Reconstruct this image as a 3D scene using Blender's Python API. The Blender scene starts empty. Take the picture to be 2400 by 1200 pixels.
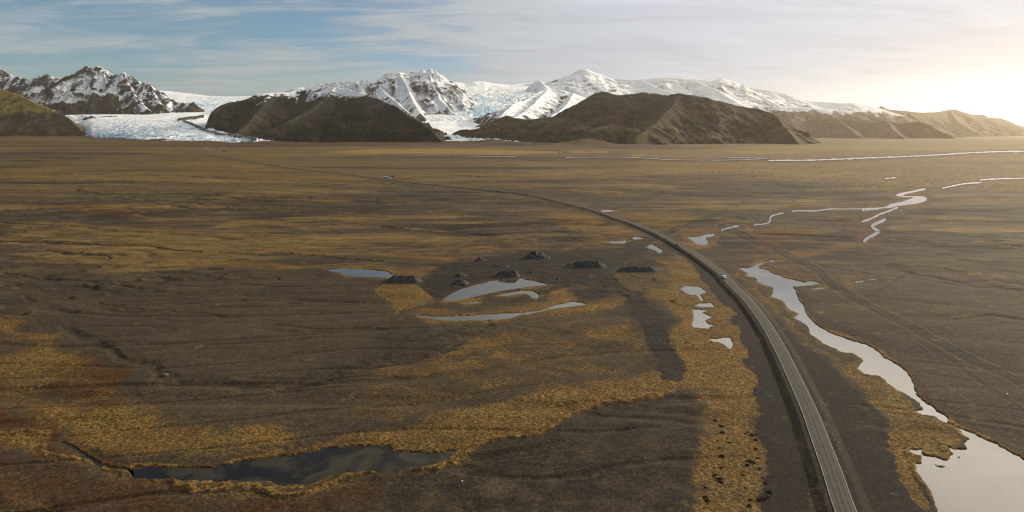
import bpy, bmesh, math, random
import numpy as np
from mathutils import Vector, Matrix

# ------------------------------------------------------------------ camera, sky, sun, exposure
scene = bpy.context.scene
COL = scene.collection
F, HZ, CX, CH = 1350.0, 312.0, 1200.0, 100.0      # focal length, horizon row, centre column (2400 px frame), camera height (m)

cam_data = bpy.data.cameras.new("camera")
cam_data.sensor_width = 36.0
cam_data.lens = 36.0 * F / 2400.0
cam_data.shift_y = -(600.0 - HZ) / 2400.0
cam_data.clip_start = 1.0
cam_data.clip_end = 400000.0
cam = bpy.data.objects.new("camera", cam_data)
cam.location = (0, 0, CH)
cam.rotation_euler = (math.radians(90), 0, 0)
COL.objects.link(cam)
scene.camera = cam

SUN_AZ, SUN_EL = math.radians(54), math.radians(18)
SDIR = Vector((math.cos(SUN_EL) * math.sin(SUN_AZ), math.cos(SUN_EL) * math.cos(SUN_AZ), math.sin(SUN_EL)))
sun_data = bpy.data.lights.new("sun", 'SUN')
sun_data.energy = 5.0
sun_data.angle = math.radians(0.5)
sun_data.color = (1.0, 0.83, 0.60)
sun = bpy.data.objects.new("sun", sun_data)
sun.rotation_euler = (-SDIR).to_track_quat('-Z', 'Y').to_euler()
COL.objects.link(sun)

scene.view_settings.view_transform = 'Standard'
scene.view_settings.look = 'None'
scene.view_settings.gamma = 1.0
scene.view_settings.exposure = 0.0
scene.view_settings.use_curve_mapping = False
scene.cycles.use_denoising = True
scene.cycles.denoiser = 'OPENIMAGEDENOISE'
scene.cycles.denoising_prefilter = 'ACCURATE'
scene.cycles.filter_width = 1.15


class Nodes:
    """small helper round a node tree"""
    def __init__(self, tree):
        self.t = tree
        tree.nodes.clear()

    def new(self, kind, **props):
        n = self.t.nodes.new(kind)
        for k, v in props.items():
            setattr(n, k, v)
        return n

    def put(self, sock, v):
        if isinstance(v, bpy.types.NodeSocket):
            self.t.links.new(v, sock)
        elif v is not None:
            if hasattr(sock, 'default_value'):
                if sock.type == 'RGBA' and len(v) == 3:
                    v = (*v, 1)
                sock.default_value = v

    def math(self, op, a, b=None, c=None, clamp=False):
        n = self.new('ShaderNodeMath', operation=op, use_clamp=clamp)
        for s, v in zip(n.inputs, (a, b, c)):
            self.put(s, v)
        return n.outputs[0]

    def vmath(self, op, a, b=None, out=0):
        n = self.new('ShaderNodeVectorMath', operation=op)
        self.put(n.inputs[0], a)
        if b is not None:
            self.put(n.inputs[3 if op == 'SCALE' else 1], b)
        return n.outputs[out]

    def mix(self, fac, a, b, blend='MIX'):
        n = self.new('ShaderNodeMix', data_type='RGBA', blend_type=blend)
        self.put(n.inputs[0], fac)
        self.put(n.inputs[6], a)
        self.put(n.inputs[7], b)
        return n.outputs[2]

    def noise(self, vec, scale, detail=4, rough=0.55, dist=0.0):
        n = self.new('ShaderNodeTexNoise')
        self.put(n.inputs['Vector'], vec)
        n.inputs['Scale'].default_value = scale
        n.inputs['Detail'].default_value = detail
        n.inputs['Roughness'].default_value = rough
        n.inputs['Distortion'].default_value = dist
        return n.outputs[0]

    def ramp(self, v, a, b, lo=0.0, hi=1.0, smooth=True):
        n = self.new('ShaderNodeMapRange', interpolation_type='SMOOTHSTEP' if smooth else 'LINEAR')
        for s, x in zip(n.inputs, (v, a, b, lo, hi)):
            self.put(s, x)
        return n.outputs[0]

    def attr(self, name):
        n = self.new('ShaderNodeAttribute', attribute_name=name)
        return n.outputs['Fac']

    def cover(self, amount, n, sharp=6.0):
        """coverage of a patchy layer: amount 0..1 thresholds the noise n"""
        a = self.math('MULTIPLY_ADD', self.math('SUBTRACT', n, 0.5), sharp, 0.5)
        b = self.math('MULTIPLY_ADD', amount, sharp * 0.5, -sharp * 0.25)
        return self.math('ADD', a, b, clamp=True)


world = bpy.data.worlds.new("World")
scene.world = world
world.use_nodes = True
W = Nodes(world.node_tree)
tc = W.new('ShaderNodeTexCoord').outputs['Generated']
sky = W.new('ShaderNodeTexSky', sky_type='NISHITA')
sky.sun_disc = False
sky.sun_elevation = SUN_EL
sky.sun_rotation = SUN_AZ
sky.altitude = 100
sky.air_density = 1.0
sky.dust_density = 0.6
sky.ozone_density = 2.0
sep = W.new('ShaderNodeSeparateXYZ')
W.put(sep.inputs[0], tc)
dz = W.math('MAXIMUM', sep.outputs[2], 0.0)
inv = W.math('DIVIDE', 1.0, W.math('ADD', dz, 0.10))
plane = W.new('ShaderNodeCombineXYZ')                      # the cloud sheet seen in perspective
W.put(plane.inputs[0], W.math('MULTIPLY', sep.outputs[0], inv))
W.put(plane.inputs[1], W.math('MULTIPLY', sep.outputs[1], inv))
pv = plane.outputs[0]
rot = W.new('ShaderNodeMapping')
rot.inputs['Rotation'].default_value = (0, 0, math.radians(-20))
rot.inputs['Scale'].default_value = (0.55, 1.5, 1.0)
W.put(rot.inputs['Vector'], pv)
big = W.noise(pv, 0.55, 3, 0.5, 0.6)
streak = W.noise(rot.outputs[0], 1.5, 8, 0.62, 1.2)
fine = W.noise(rot.outputs[0], 6.0, 6, 0.7, 2.0)
sd = W.vmath('DOT_PRODUCT', W.vmath('NORMALIZE', tc), tuple(SDIR), out=1)
sdp = W.math('MAXIMUM', sd, 0.0)
near_sun = W.ramp(sd, 0.45, 0.85)
cl = W.math('MULTIPLY_ADD', streak, 0.85, W.math('MULTIPLY', big, 0.75))
cl = W.math('MULTIPLY_ADD', fine, 0.25, cl)
cl = W.math('MULTIPLY_ADD', near_sun, 0.75, cl)
cl = W.math('MULTIPLY_ADD', W.math('MULTIPLY', W.ramp(dz, 0.20, 0.40), W.ramp(sd, 0.3, 0.7)), 0.2, cl)  # denser cloud above the view, added to brighten pond reflections
veil = W.ramp(cl, 0.76, 1.10)
# thin cloud is brighter towards the sun; unseen overhead boost added to brighten water
lum = W.math('MULTIPLY_ADD', W.ramp(sd, -0.65, -0.15), 3.6, 1.0)
lum = W.math('MULTIPLY_ADD', W.ramp(sd, 0.3, 0.9), 1.5, lum)
lum = W.math('MULTIPLY', lum, W.math('MULTIPLY_ADD', streak, 0.5, 0.78))
lum = W.math('MULTIPLY', lum, W.math('MULTIPLY_ADD', W.math('MULTIPLY', W.ramp(dz, 0.20, 0.40), W.ramp(sd, 0.5, 0.9)), 4.2, 1.0))
# a bright gap under the edge of the cloud sheet, low on the sunny side
edge = W.math('SUBTRACT', dz, W.math('MULTIPLY_ADD', W.math('SUBTRACT', sep.outputs[0], 0.41), 0.085, 0.068))
edge = W.math('MULTIPLY_ADD', W.math('SUBTRACT', streak, 0.5), 0.03, edge)
gap = W.math('MULTIPLY', W.ramp(edge, -0.020, 0.010, 1.0, 0.0), W.ramp(sep.outputs[0], 0.32, 0.62))
veil = W.math('MAXIMUM', veil, gap)
lum = W.math('ADD', W.math('MULTIPLY', lum, W.math('SUBTRACT', 1.0, gap)), W.math('MULTIPLY', gap, 7.6))
tint = W.mix(W.ramp(sd, 0.3, 0.9), (0.86, 0.97, 1.03), (0.89, 0.98, 1.14))
tint = W.mix(W.math('MULTIPLY', W.ramp(dz, 0.20, 0.34), W.ramp(sd, 0.3, 0.7)), tint, (1.06, 0.99, 0.88))  # cloud above the view warmed for the river's reflection
cloud = W.vmath('SCALE', tint, lum)
skyc = W.mix(1.0, sky.outputs[0], W.mix(W.ramp(sd, 0.2, 0.9), (0.80, 0.98, 1.06), (0.84, 0.83, 1.08)), 'MULTIPLY')
final = W.mix(veil, skyc, cloud)
bg = W.new('ShaderNodeBackground')
W.put(bg.inputs[0], final)
bg.inputs[1].default_value = 0.1
wo = W.new('ShaderNodeOutputWorld')
W.t.links.new(bg.outputs[0], wo.inputs[0])


# ------------------------------------------------------------------ numeric helpers
def P2W(px, py, z=0.0):
    """ground position of a picture position (flat plain)"""
    Y = F * (CH - z) / (py - HZ)
    return (px - CX) * Y / F, Y


def _hash(ix, iy, seed):
    h = (ix.astype(np.int64) * 374761393 + iy.astype(np.int64) * 668265263 + seed * 974711) & 0xFFFFFFFF
    h = ((h ^ (h >> 13)) * 1274126177) & 0xFFFFFFFF
    h = h ^ (h >> 16)
    return h.astype(np.float64) * (2 * math.pi / 4294967296.0)


def perlin(x, y, seed=0):
    x0 = np.floor(x); y0 = np.floor(y)
    fx = x - x0; fy = y - y0
    u = fx * fx * fx * (fx * (fx * 6 - 15) + 10)
    v = fy * fy * fy * (fy * (fy * 6 - 15) + 10)
    ix = x0.astype(np.int64); iy = y0.astype(np.int64)
    r = []
    for ox, oy in ((0, 0), (1, 0), (0, 1), (1, 1)):
        a = _hash(ix + ox, iy + oy, seed)
        r.append(np.cos(a) * (fx - ox) + np.sin(a) * (fy - oy))
    a = r[0] + u * (r[1] - r[0])
    b = r[2] + u * (r[3] - r[2])
    return (a + v * (b - a)) * 1.5


def fbm(x, y, octaves=4, seed=0, gain=0.5):
    s = np.zeros_like(x); a = 1.0; f = 1.0
    for i in range(octaves):
        s += a * perlin(x * f + 17.3 * i, y * f - 9.1 * i, seed + i)
        a *= gain; f *= 2.03
    return s


def ridged(x, y, octaves=4, seed=0, gain=0.5):
    s = np.zeros_like(x); a = 1.0; f = 1.0; w = 0.0
    for i in range(octaves):
        s += a * (1 - np.abs(perlin(x * f + 5.7 * i, y * f + 3.3 * i, seed + i)) * 1.6)
        w += a; a *= gain; f *= 2.07
    return s / w


def sstep(a, b, x):
    t = np.clip((x - a) / (b - a), 0, 1)
    return t * t * (3 - 2 * t)


def seg_dist(px, py, ax, ay, bx, by):
    dx, dy = bx - ax, by - ay
    t = np.clip(((px - ax) * dx + (py - ay) * dy) / (dx * dx + dy * dy + 1e-12), 0, 1)
    return np.hypot(px - ax - t * dx, py - ay - t * dy), t


def poly_sd(px, py, poly, margin=40.0):
    """signed distance (negative inside) of points to a polygon; +margin where farther than margin"""
    P = np.array(poly, float)
    out = np.full(px.shape, margin)
    m = (px > P[:, 0].min() - margin) & (px < P[:, 0].max() + margin) & (py > P[:, 1].min() - margin) & (py < P[:, 1].max() + margin)
    if not m.any():
        return out
    x, y = px[m], py[m]
    d = np.full(x.shape, 1e9); inside = np.zeros(x.shape, bool)
    Q = np.roll(P, -1, 0)
    for (ax, ay), (bx, by) in zip(P, Q):
        d = np.minimum(d, seg_dist(x, y, ax, ay, bx, by)[0])
        c = ((ay > y) != (by > y))
        if ay != by:
            inside ^= c & (x < (bx - ax) * (y - ay) / (by - ay) + ax)
    out[m] = np.minimum(np.where(inside, -d, d), margin)
    return out


def line_sd(px, py, line, margin=60.0):
    P = np.array(line, float)
    out = np.full(px.shape, margin)
    m = (px > P[:, 0].min() - margin) & (px < P[:, 0].max() + margin) & (py > P[:, 1].min() - margin) & (py < P[:, 1].max() + margin)
    if not m.any():
        return out
    x, y = px[m], py[m]
    d = np.full(x.shape, margin)
    for a, b in zip(P[:-1], P[1:]):
        d = np.minimum(d, seg_dist(x, y, a[0], a[1], b[0], b[1])[0])
    out[m] = d
    return out


def smooth_line(pts, n):
    """Catmull-Rom through points, n samples per span"""
    P = np.array(pts, float)
    P = np.vstack([2 * P[0] - P[1], P, 2 * P[-1] - P[-2]])
    out = []
    for i in range(1, len(P) - 2):
        p0, p1, p2, p3 = P[i - 1:i + 3]
        for t in np.linspace(0, 1, n, endpoint=False):
            out.append(0.5 * (2 * p1 + (p2 - p0) * t + (2 * p0 - 5 * p1 + 4 * p2 - p3) * t * t + (3 * p1 - p0 - 3 * p2 + p3) * t ** 3))
    out.append(P[-2])
    return np.array(out)


def np_mesh(name, co, faces, mat=None, attrs=None, smooth=True, parent=None):
    """a mesh object from numpy arrays"""
    me = bpy.data.meshes.new(name)
    co = np.asarray(co, np.float32); faces = np.asarray(faces, np.int32)
    k = faces.shape[1]
    me.vertices.add(len(co)); me.vertices.foreach_set('co', co.ravel())
    me.loops.add(faces.size); me.loops.foreach_set('vertex_index', faces.ravel())
    me.polygons.add(len(faces))
    me.polygons.foreach_set('loop_start', np.arange(0, faces.size, k, dtype=np.int32))
    me.polygons.foreach_set('loop_total', np.full(len(faces), k, np.int32))
    me.polygons.foreach_set('use_smooth', np.full(len(faces), smooth, bool))
    me.update(calc_edges=True)
    for nm, v in (attrs or {}).items():
        a = me.attributes.new(nm, 'FLOAT', 'POINT')
        a.data.foreach_set('value', np.asarray(v, np.float32).ravel())
    ob = bpy.data.objects.new(name, me)
    COL.objects.link(ob)
    if mat: me.materials.append(mat)
    if parent: ob.parent = parent
    return ob


def grid_faces(nr, nc, keep=None):
    i = np.arange(nr * nc).reshape(nr, nc)
    f = np.stack([i[:-1, :-1], i[:-1, 1:], i[1:, 1:], i[1:, :-1]], -1).reshape(-1, 4)
    if keep is not None:
        k = keep.ravel()
        f = f[k[f].any(1)]
    return f


def compact(co, faces, attrs=None):
    used = np.unique(faces)
    re = np.full(len(co), -1); re[used] = np.arange(len(used))
    return co[used], re[faces], {k: np.asarray(v).ravel()[used] for k, v in (attrs or {}).items()}


def structure(o):
    o['kind'] = 'structure'
    return o


def tag(o, label, cat, group=None):
    o['label'] = label; o['category'] = cat
    if group: o['group'] = group
    return o


# ------------------------------------------------------------------ materials
def new_mat(name):
    m = bpy.data.materials.new(name)
    m.use_nodes = True
    return m, Nodes(m.node_tree)


def finish(N, color, rough=0.9, bump=None, strength=0.4, dist=1.0, spec=0.3, **extra):
    b = N.new('ShaderNodeBsdfPrincipled')
    N.put(b.inputs['Base Color'], color)
    N.put(b.inputs['Roughness'], rough)
    N.put(b.inputs['Specular IOR Level'], spec)
    for k, v in extra.items():
        N.put(b.inputs[k.replace('_', ' ')], v)
    if bump is not None:
        bn = N.new('ShaderNodeBump')
        bn.inputs['Strength'].default_value = strength
        bn.inputs['Distance'].default_value = dist
        N.put(bn.inputs['Height'], bump)
        N.put(b.inputs['Normal'], bn.outputs[0])
    o = N.new('ShaderNodeOutputMaterial')
    N.t.links.new(b.outputs[0], o.inputs[0])
    return b


def plain(name, color, rough=0.6, metal=0.0, spread=0.15, scale=3.0):
    m, N = new_mat(name)
    g = N.new('ShaderNodeTexCoord').outputs['Object']
    n = N.noise(g, scale, 4)
    c = N.mix(N.ramp(n, 0.3, 0.7), tuple(x * (1 - spread) for x in color), tuple(min(1, x * (1 + spread)) for x in color))
    finish(N, c, rough, Metallic=metal, spec=0.5)
    return m


def ground_material():
    m, N = new_mat("sandur_ground")
    pos = N.new('ShaderNodeNewGeometry').outputs['Position']
    grain = N.noise(pos, 1.7, 5, 0.75)
    nf = N.noise(pos, 0.75, 4, 0.65)
    ns = N.noise(pos, 1.9, 2, 0.8)
    n3 = N.noise(pos, 0.30, 4, 0.65)
    def stretched(sx, sy, det):
        mp = N.new('ShaderNodeMapping')
        mp.inputs['Scale'].default_value = (sx, sy, 1.0)
        N.put(mp.inputs['Vector'], pos)
        return N.noise(mp.outputs[0], 1.0, det, 0.7, 0.3)
    sa = stretched(0.05, 0.15, 4)
    sb = stretched(0.014, 0.045, 4)
    nf2 = N.noise(N.vmath('ADD', pos, (91, 37, 5)), 1.1, 3, 0.6)
    nm = N.noise(pos, 0.12, 5, 0.6)
    nl = N.noise(pos, 0.012, 5, 0.6)
    grass, rust, black, moss, field, track = (N.attr(a) for a in ('grass', 'rust', 'black', 'moss', 'field', 'track'))
    c = N.mix(N.ramp(nl, 0.35, 0.65), (0.060, 0.050, 0.036), (0.090, 0.073, 0.050))
    c = N.mix(N.ramp(nm, 0.35, 0.7, 0, 0.6), c, (0.046, 0.040, 0.031))
    # olive moss and thin dry grass over gravel
    mo = N.mix(N.ramp(nm, 0.35, 0.65), (0.115, 0.086, 0.032), (0.19, 0.138, 0.050))
    c = N.mix(N.math('MULTIPLY', N.cover(moss, nm, 4.0), 0.9), c, mo)
    sk = N.attr('streak')
    c = N.mix(N.ramp(sk, 0.55, 0.95, 0, 0.85), c, N.mix(nm, (0.16, 0.118, 0.045), (0.235, 0.175, 0.075)))
    c = N.mix(N.ramp(sk, 0.45, 0.05, 0, 0.9), c, (0.034, 0.029, 0.024))
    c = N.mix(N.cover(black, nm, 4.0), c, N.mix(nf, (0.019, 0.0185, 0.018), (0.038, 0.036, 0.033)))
    c = N.mix(N.cover(track, nf, 3.0), c, N.mix(nm, (0.022, 0.020, 0.019), (0.046, 0.042, 0.036)))
    c = N.mix(N.math('MULTIPLY', N.cover(field, nm, 4.0), 0.9), c, N.mix(nm, (0.24, 0.165, 0.045), (0.36, 0.255, 0.080)))
    ru = N.mix(N.ramp(nf2, 0.35, 0.65), (0.045, 0.022, 0.009), (0.115, 0.055, 0.019))
    c = N.mix(N.ramp(rust, 0.12, 0.8, 0, 0.6), c, N.mix(nm, (0.050, 0.028, 0.013), (0.100, 0.054, 0.020)))
    c = N.mix(N.cover(rust, N.math('MULTIPLY_ADD', nm, 0.5, N.math('MULTIPLY', nf, 0.5)), 5.0), c, ru)
    # dry grass: pale tufts, brown hollows, orange and olive drifts
    nd = N.noise(pos, 0.045, 4, 0.6)
    go = N.mix(N.ramp(nf2, 0.38, 0.62), (0.075, 0.046, 0.016), (0.335, 0.225, 0.070))
    go = N.mix(N.ramp(n3, 0.44, 0.64, 0, 0.75), go, (0.17, 0.090, 0.022))
    go = N.mix(N.ramp(nd, 0.46, 0.66, 0, 0.8), go, N.mix(N.ramp(nf2, 0.4, 0.6), (0.075, 0.060, 0.020), (0.28, 0.215, 0.075)))
    c = N.mix(N.ramp(grass, 0.17, 0.85, 0, 0.9), c, N.mix(nm, (0.085, 0.058, 0.022), (0.175, 0.118, 0.042)))
    fine_t = N.noise(pos, 1.35, 3, 0.7)
    gn = N.math('MULTIPLY_ADD', nm, 0.14, N.math('MULTIPLY_ADD', n3, 0.16, N.math('MULTIPLY_ADD', fine_t, 0.34, N.math('MULTIPLY', nf, 0.36))))
    c = N.mix(N.math('MULTIPLY', N.cover(grass, gn, 6.0), 0.9), c, go)
    # single pale tufts and stones strewn over bare gravel
    tuft = N.math('MULTIPLY', N.ramp(ns, 0.67, 0.73), N.ramp(nm, 0.40, 0.62))
    c = N.mix(N.math('MULTIPLY', tuft, 0.7), c, (0.33, 0.25, 0.11))
    c = N.mix(1.0, c, N.mix(N.ramp(grain, 0.32, 0.68, smooth=False), (0.20, 0.185, 0.158), (1.02, 0.915, 0.755)), 'MULTIPLY')
    far = N.attr('far')
    c = N.mix(far, c, N.mix(1.0, c, N.mix(N.ramp(sa, 0.34, 0.66, smooth=False), (0.62, 0.62, 0.62), (1.42, 1.40, 1.34)), 'MULTIPLY'))
    c = N.mix(far, c, N.mix(1.0, c, N.mix(N.ramp(sb, 0.34, 0.66, smooth=False), (0.68, 0.68, 0.69), (1.34, 1.32, 1.25)), 'MULTIPLY'))
    peb = N.new('ShaderNodeTexVoronoi')
    peb.inputs['Scale'].default_value = 1.25
    N.put(peb.inputs['Vector'], pos)
    sepc = N.new('ShaderNodeSeparateColor')
    N.put(sepc.inputs[0], peb.outputs['Color'])
    c = N.mix(1.0, c, N.mix(sepc.outputs[0], (0.66, 0.66, 0.66), (1.36, 1.35, 1.33)), 'MULTIPLY')
    h = N.math('MULTIPLY', nf, N.math('MULTIPLY_ADD', grass, 0.7, 0.10))
    h = N.math('MULTIPLY_ADD', grain, 0.16, h)
    finish(N, c, 0.95, h, 0.8, 0.9, spec=0.12)
    return m


def mountain_material(name, rock_a, rock_b, veg_a, veg_b, scale=1.0, bump=0.9, soft=7.0):
    m, N = new_mat(name)
    pos = N.new('ShaderNodeNewGeometry').outputs['Position']
    n1 = N.noise(pos, 0.004 * scale, 6, 0.62)
    n2 = N.noise(pos, 0.02 * scale, 5, 0.65)
    st = N.new('ShaderNodeMapping')
    st.inputs['Scale'].default_value = (0.0012, 0.0012, 0.03)
    N.put(st.inputs['Vector'], pos)
    strata = N.noise(st.outputs[0], 1.0, 4, 0.6)
    c = N.mix(N.ramp(n1, 0.35, 0.65), rock_a, rock_b)
    c = N.mix(N.ramp(strata, 0.42, 0.62, 0, 0.5), c, tuple(x * 0.55 for x in rock_a))
    vg = N.mix(N.ramp(n2, 0.35, 0.65), veg_a, veg_b)
    c = N.mix(N.cover(N.attr('veg'), n1, 5.0), c, vg)
    sn = N.math('MULTIPLY_ADD', n1, 0.4, N.math('MULTIPLY', n2, 0.6))
    c = N.mix(N.cover(N.attr('snow'), sn, soft), c, (0.80, 0.815, 0.835))
    finish(N, c, 0.9, N.math('MULTIPLY_ADD', n2, 1.0, N.math('MULTIPLY', n1, 2.0)), bump, 30.0, spec=0.1)
    return m


def glacier_material():
    m, N = new_mat("glacier_ice")
    pos = N.new('ShaderNodeNewGeometry').outputs['Position']
    mp = N.new('ShaderNodeMapping')
    mp.inputs['Scale'].default_value = (1.0, 0.45, 1.0)
    N.put(mp.inputs['Vector'], pos)
    n1 = N.noise(mp.outputs[0], 0.008, 6, 0.7, 0.5)
    n2 = N.noise(mp.outputs[0], 0.03, 4, 0.7)
    ice = N.attr('ice'); deb = N.attr('debris')
    c = N.mix(N.ramp(n2, 0.3, 0.7, 0, 0.5), (0.86, 0.87, 0.88), (0.66, 0.74, 0.80))
    c = N.mix(N.cover(ice, n1, 5.0), c, N.mix(n2, (0.20, 0.42, 0.58), (0.50, 0.68, 0.78)))
    c = N.mix(N.cover(deb, N.math('MULTIPLY_ADD', n1, 0.5, N.math('MULTIPLY', n2, 0.5)), 6.0), c, (0.055, 0.055, 0.055))
    finish(N, c, 0.75, N.math('ADD', n1, n2), 0.8, 20.0, spec=0.2)
    return m


def water_material(name, deep, mottled=None, ripple=0.03, ior=1.33, tint=(1, 1, 1)):
    m, N = new_mat(name)
    pos = N.new('ShaderNodeNewGeometry').outputs['Position']
    c = deep
    if mottled:
        n = N.noise(pos, 0.09, 5, 0.6, 0.8)
        c = N.mix(N.ramp(n, 0.40, 0.62), deep, mottled)
    wind = N.noise(pos, 0.03, 4, 0.6)
    h = N.math('MULTIPLY', N.noise(pos, 1.1, 3, 0.6), N.ramp(wind, 0.35, 0.65, 0.2, 1.0))
    finish(N, c, N.ramp(wind, 0.35, 0.7, 0.03, 0.14), h, ripple, 0.25, spec=0.5, IOR=ior, Specular_Tint=(*tint, 1))
    return m


def road_material():
    m, N = new_mat("worn_asphalt")
    pos = N.new('ShaderNodeNewGeometry').outputs['Position']
    across = N.attr('across')                      # -1 .. 1 over the carriageway
    n = N.noise(pos, 0.5, 5, 0.6)
    fine = N.noise(pos, 5.0, 3, 0.6)
    w = N.math('ABSOLUTE', N.math('SUBTRACT', N.math('ABSOLUTE', across), 0.47))
    wheel = N.ramp(N.math('ABSOLUTE', N.math('SUBTRACT', w, 0.22)), 0.03, 0.16, 1.0, 0.0)   # tyre-polished bands
    c = N.mix(N.ramp(n, 0.3, 0.7), (0.074, 0.069, 0.062), (0.095, 0.088, 0.078))
    c = N.mix(N.math('MULTIPLY', wheel, N.ramp(n, 0.2, 0.7, 0.5, 1.0)), c, (0.135, 0.126, 0.112))
    c = N.mix(N.ramp(N.math('ABSOLUTE', across), 0.0, 0.07, 0.5, 0.0), c, (0.055, 0.052, 0.047))
    c = N.mix(N.ramp(fine, 0.35, 0.7, 0, 0.25), c, (0.06, 0.057, 0.053))
    c = N.mix(1.0, c, (0.62, 0.60, 0.56), 'MULTIPLY')
    finish(N, c, 0.9, fine, 0.2, 0.05, spec=0.15)
    return m


GROUND = ground_material()
ROCK = mountain_material("rocky_slope", (0.036, 0.032, 0.030), (0.072, 0.061, 0.052), (0.060, 0.046, 0.024), (0.095, 0.072, 0.032), 1.6, 0.5)
SNOWROCK = mountain_material("snowy_rock", (0.045, 0.041, 0.040), (0.080, 0.071, 0.063), (0.050, 0.040, 0.026), (0.09, 0.072, 0.040), 0.8, 0.4, 4.5)
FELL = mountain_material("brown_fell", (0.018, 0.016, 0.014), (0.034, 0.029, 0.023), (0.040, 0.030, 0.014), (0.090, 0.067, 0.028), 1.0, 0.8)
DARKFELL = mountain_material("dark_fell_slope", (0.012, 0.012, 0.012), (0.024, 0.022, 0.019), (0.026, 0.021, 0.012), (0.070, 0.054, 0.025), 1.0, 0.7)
HILL = mountain_material("grassy_slope", (0.062, 0.044, 0.029), (0.098, 0.068, 0.042), (0.20, 0.14, 0.028), (0.34, 0.245, 0.05), 1.5, 0.6)
ICE = glacier_material()
ROAD = road_material()
PAINT = plain("worn_road_paint", (0.27, 0.26, 0.23), 0.8, spread=0.4, scale=0.8)
POND = water_material("still_pond_water", (0.030, 0.036, 0.036), (0.050, 0.055, 0.048), 0.03, 1.42, (1.0, 0.97, 0.88))
TARN = water_material("weedy_pond_water", (0.011, 0.010, 0.010), (0.036, 0.031, 0.018), 0.02, 1.22, (1.0, 0.82, 0.66))
BROOK = water_material("mossy_brook_water", (0.028, 0.034, 0.012), (0.050, 0.046, 0.014), 0.03, 1.25, (1.0, 0.85, 0.7))
MELT = plain("milky_melt_water", (0.16, 0.165, 0.16), 0.32, spread=0.1, scale=0.01)
RIVER = water_material("river_water", (0.014, 0.016, 0.016), (0.030, 0.028, 0.020), 0.10, 1.6, (1.0, 0.90, 0.75))


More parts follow.
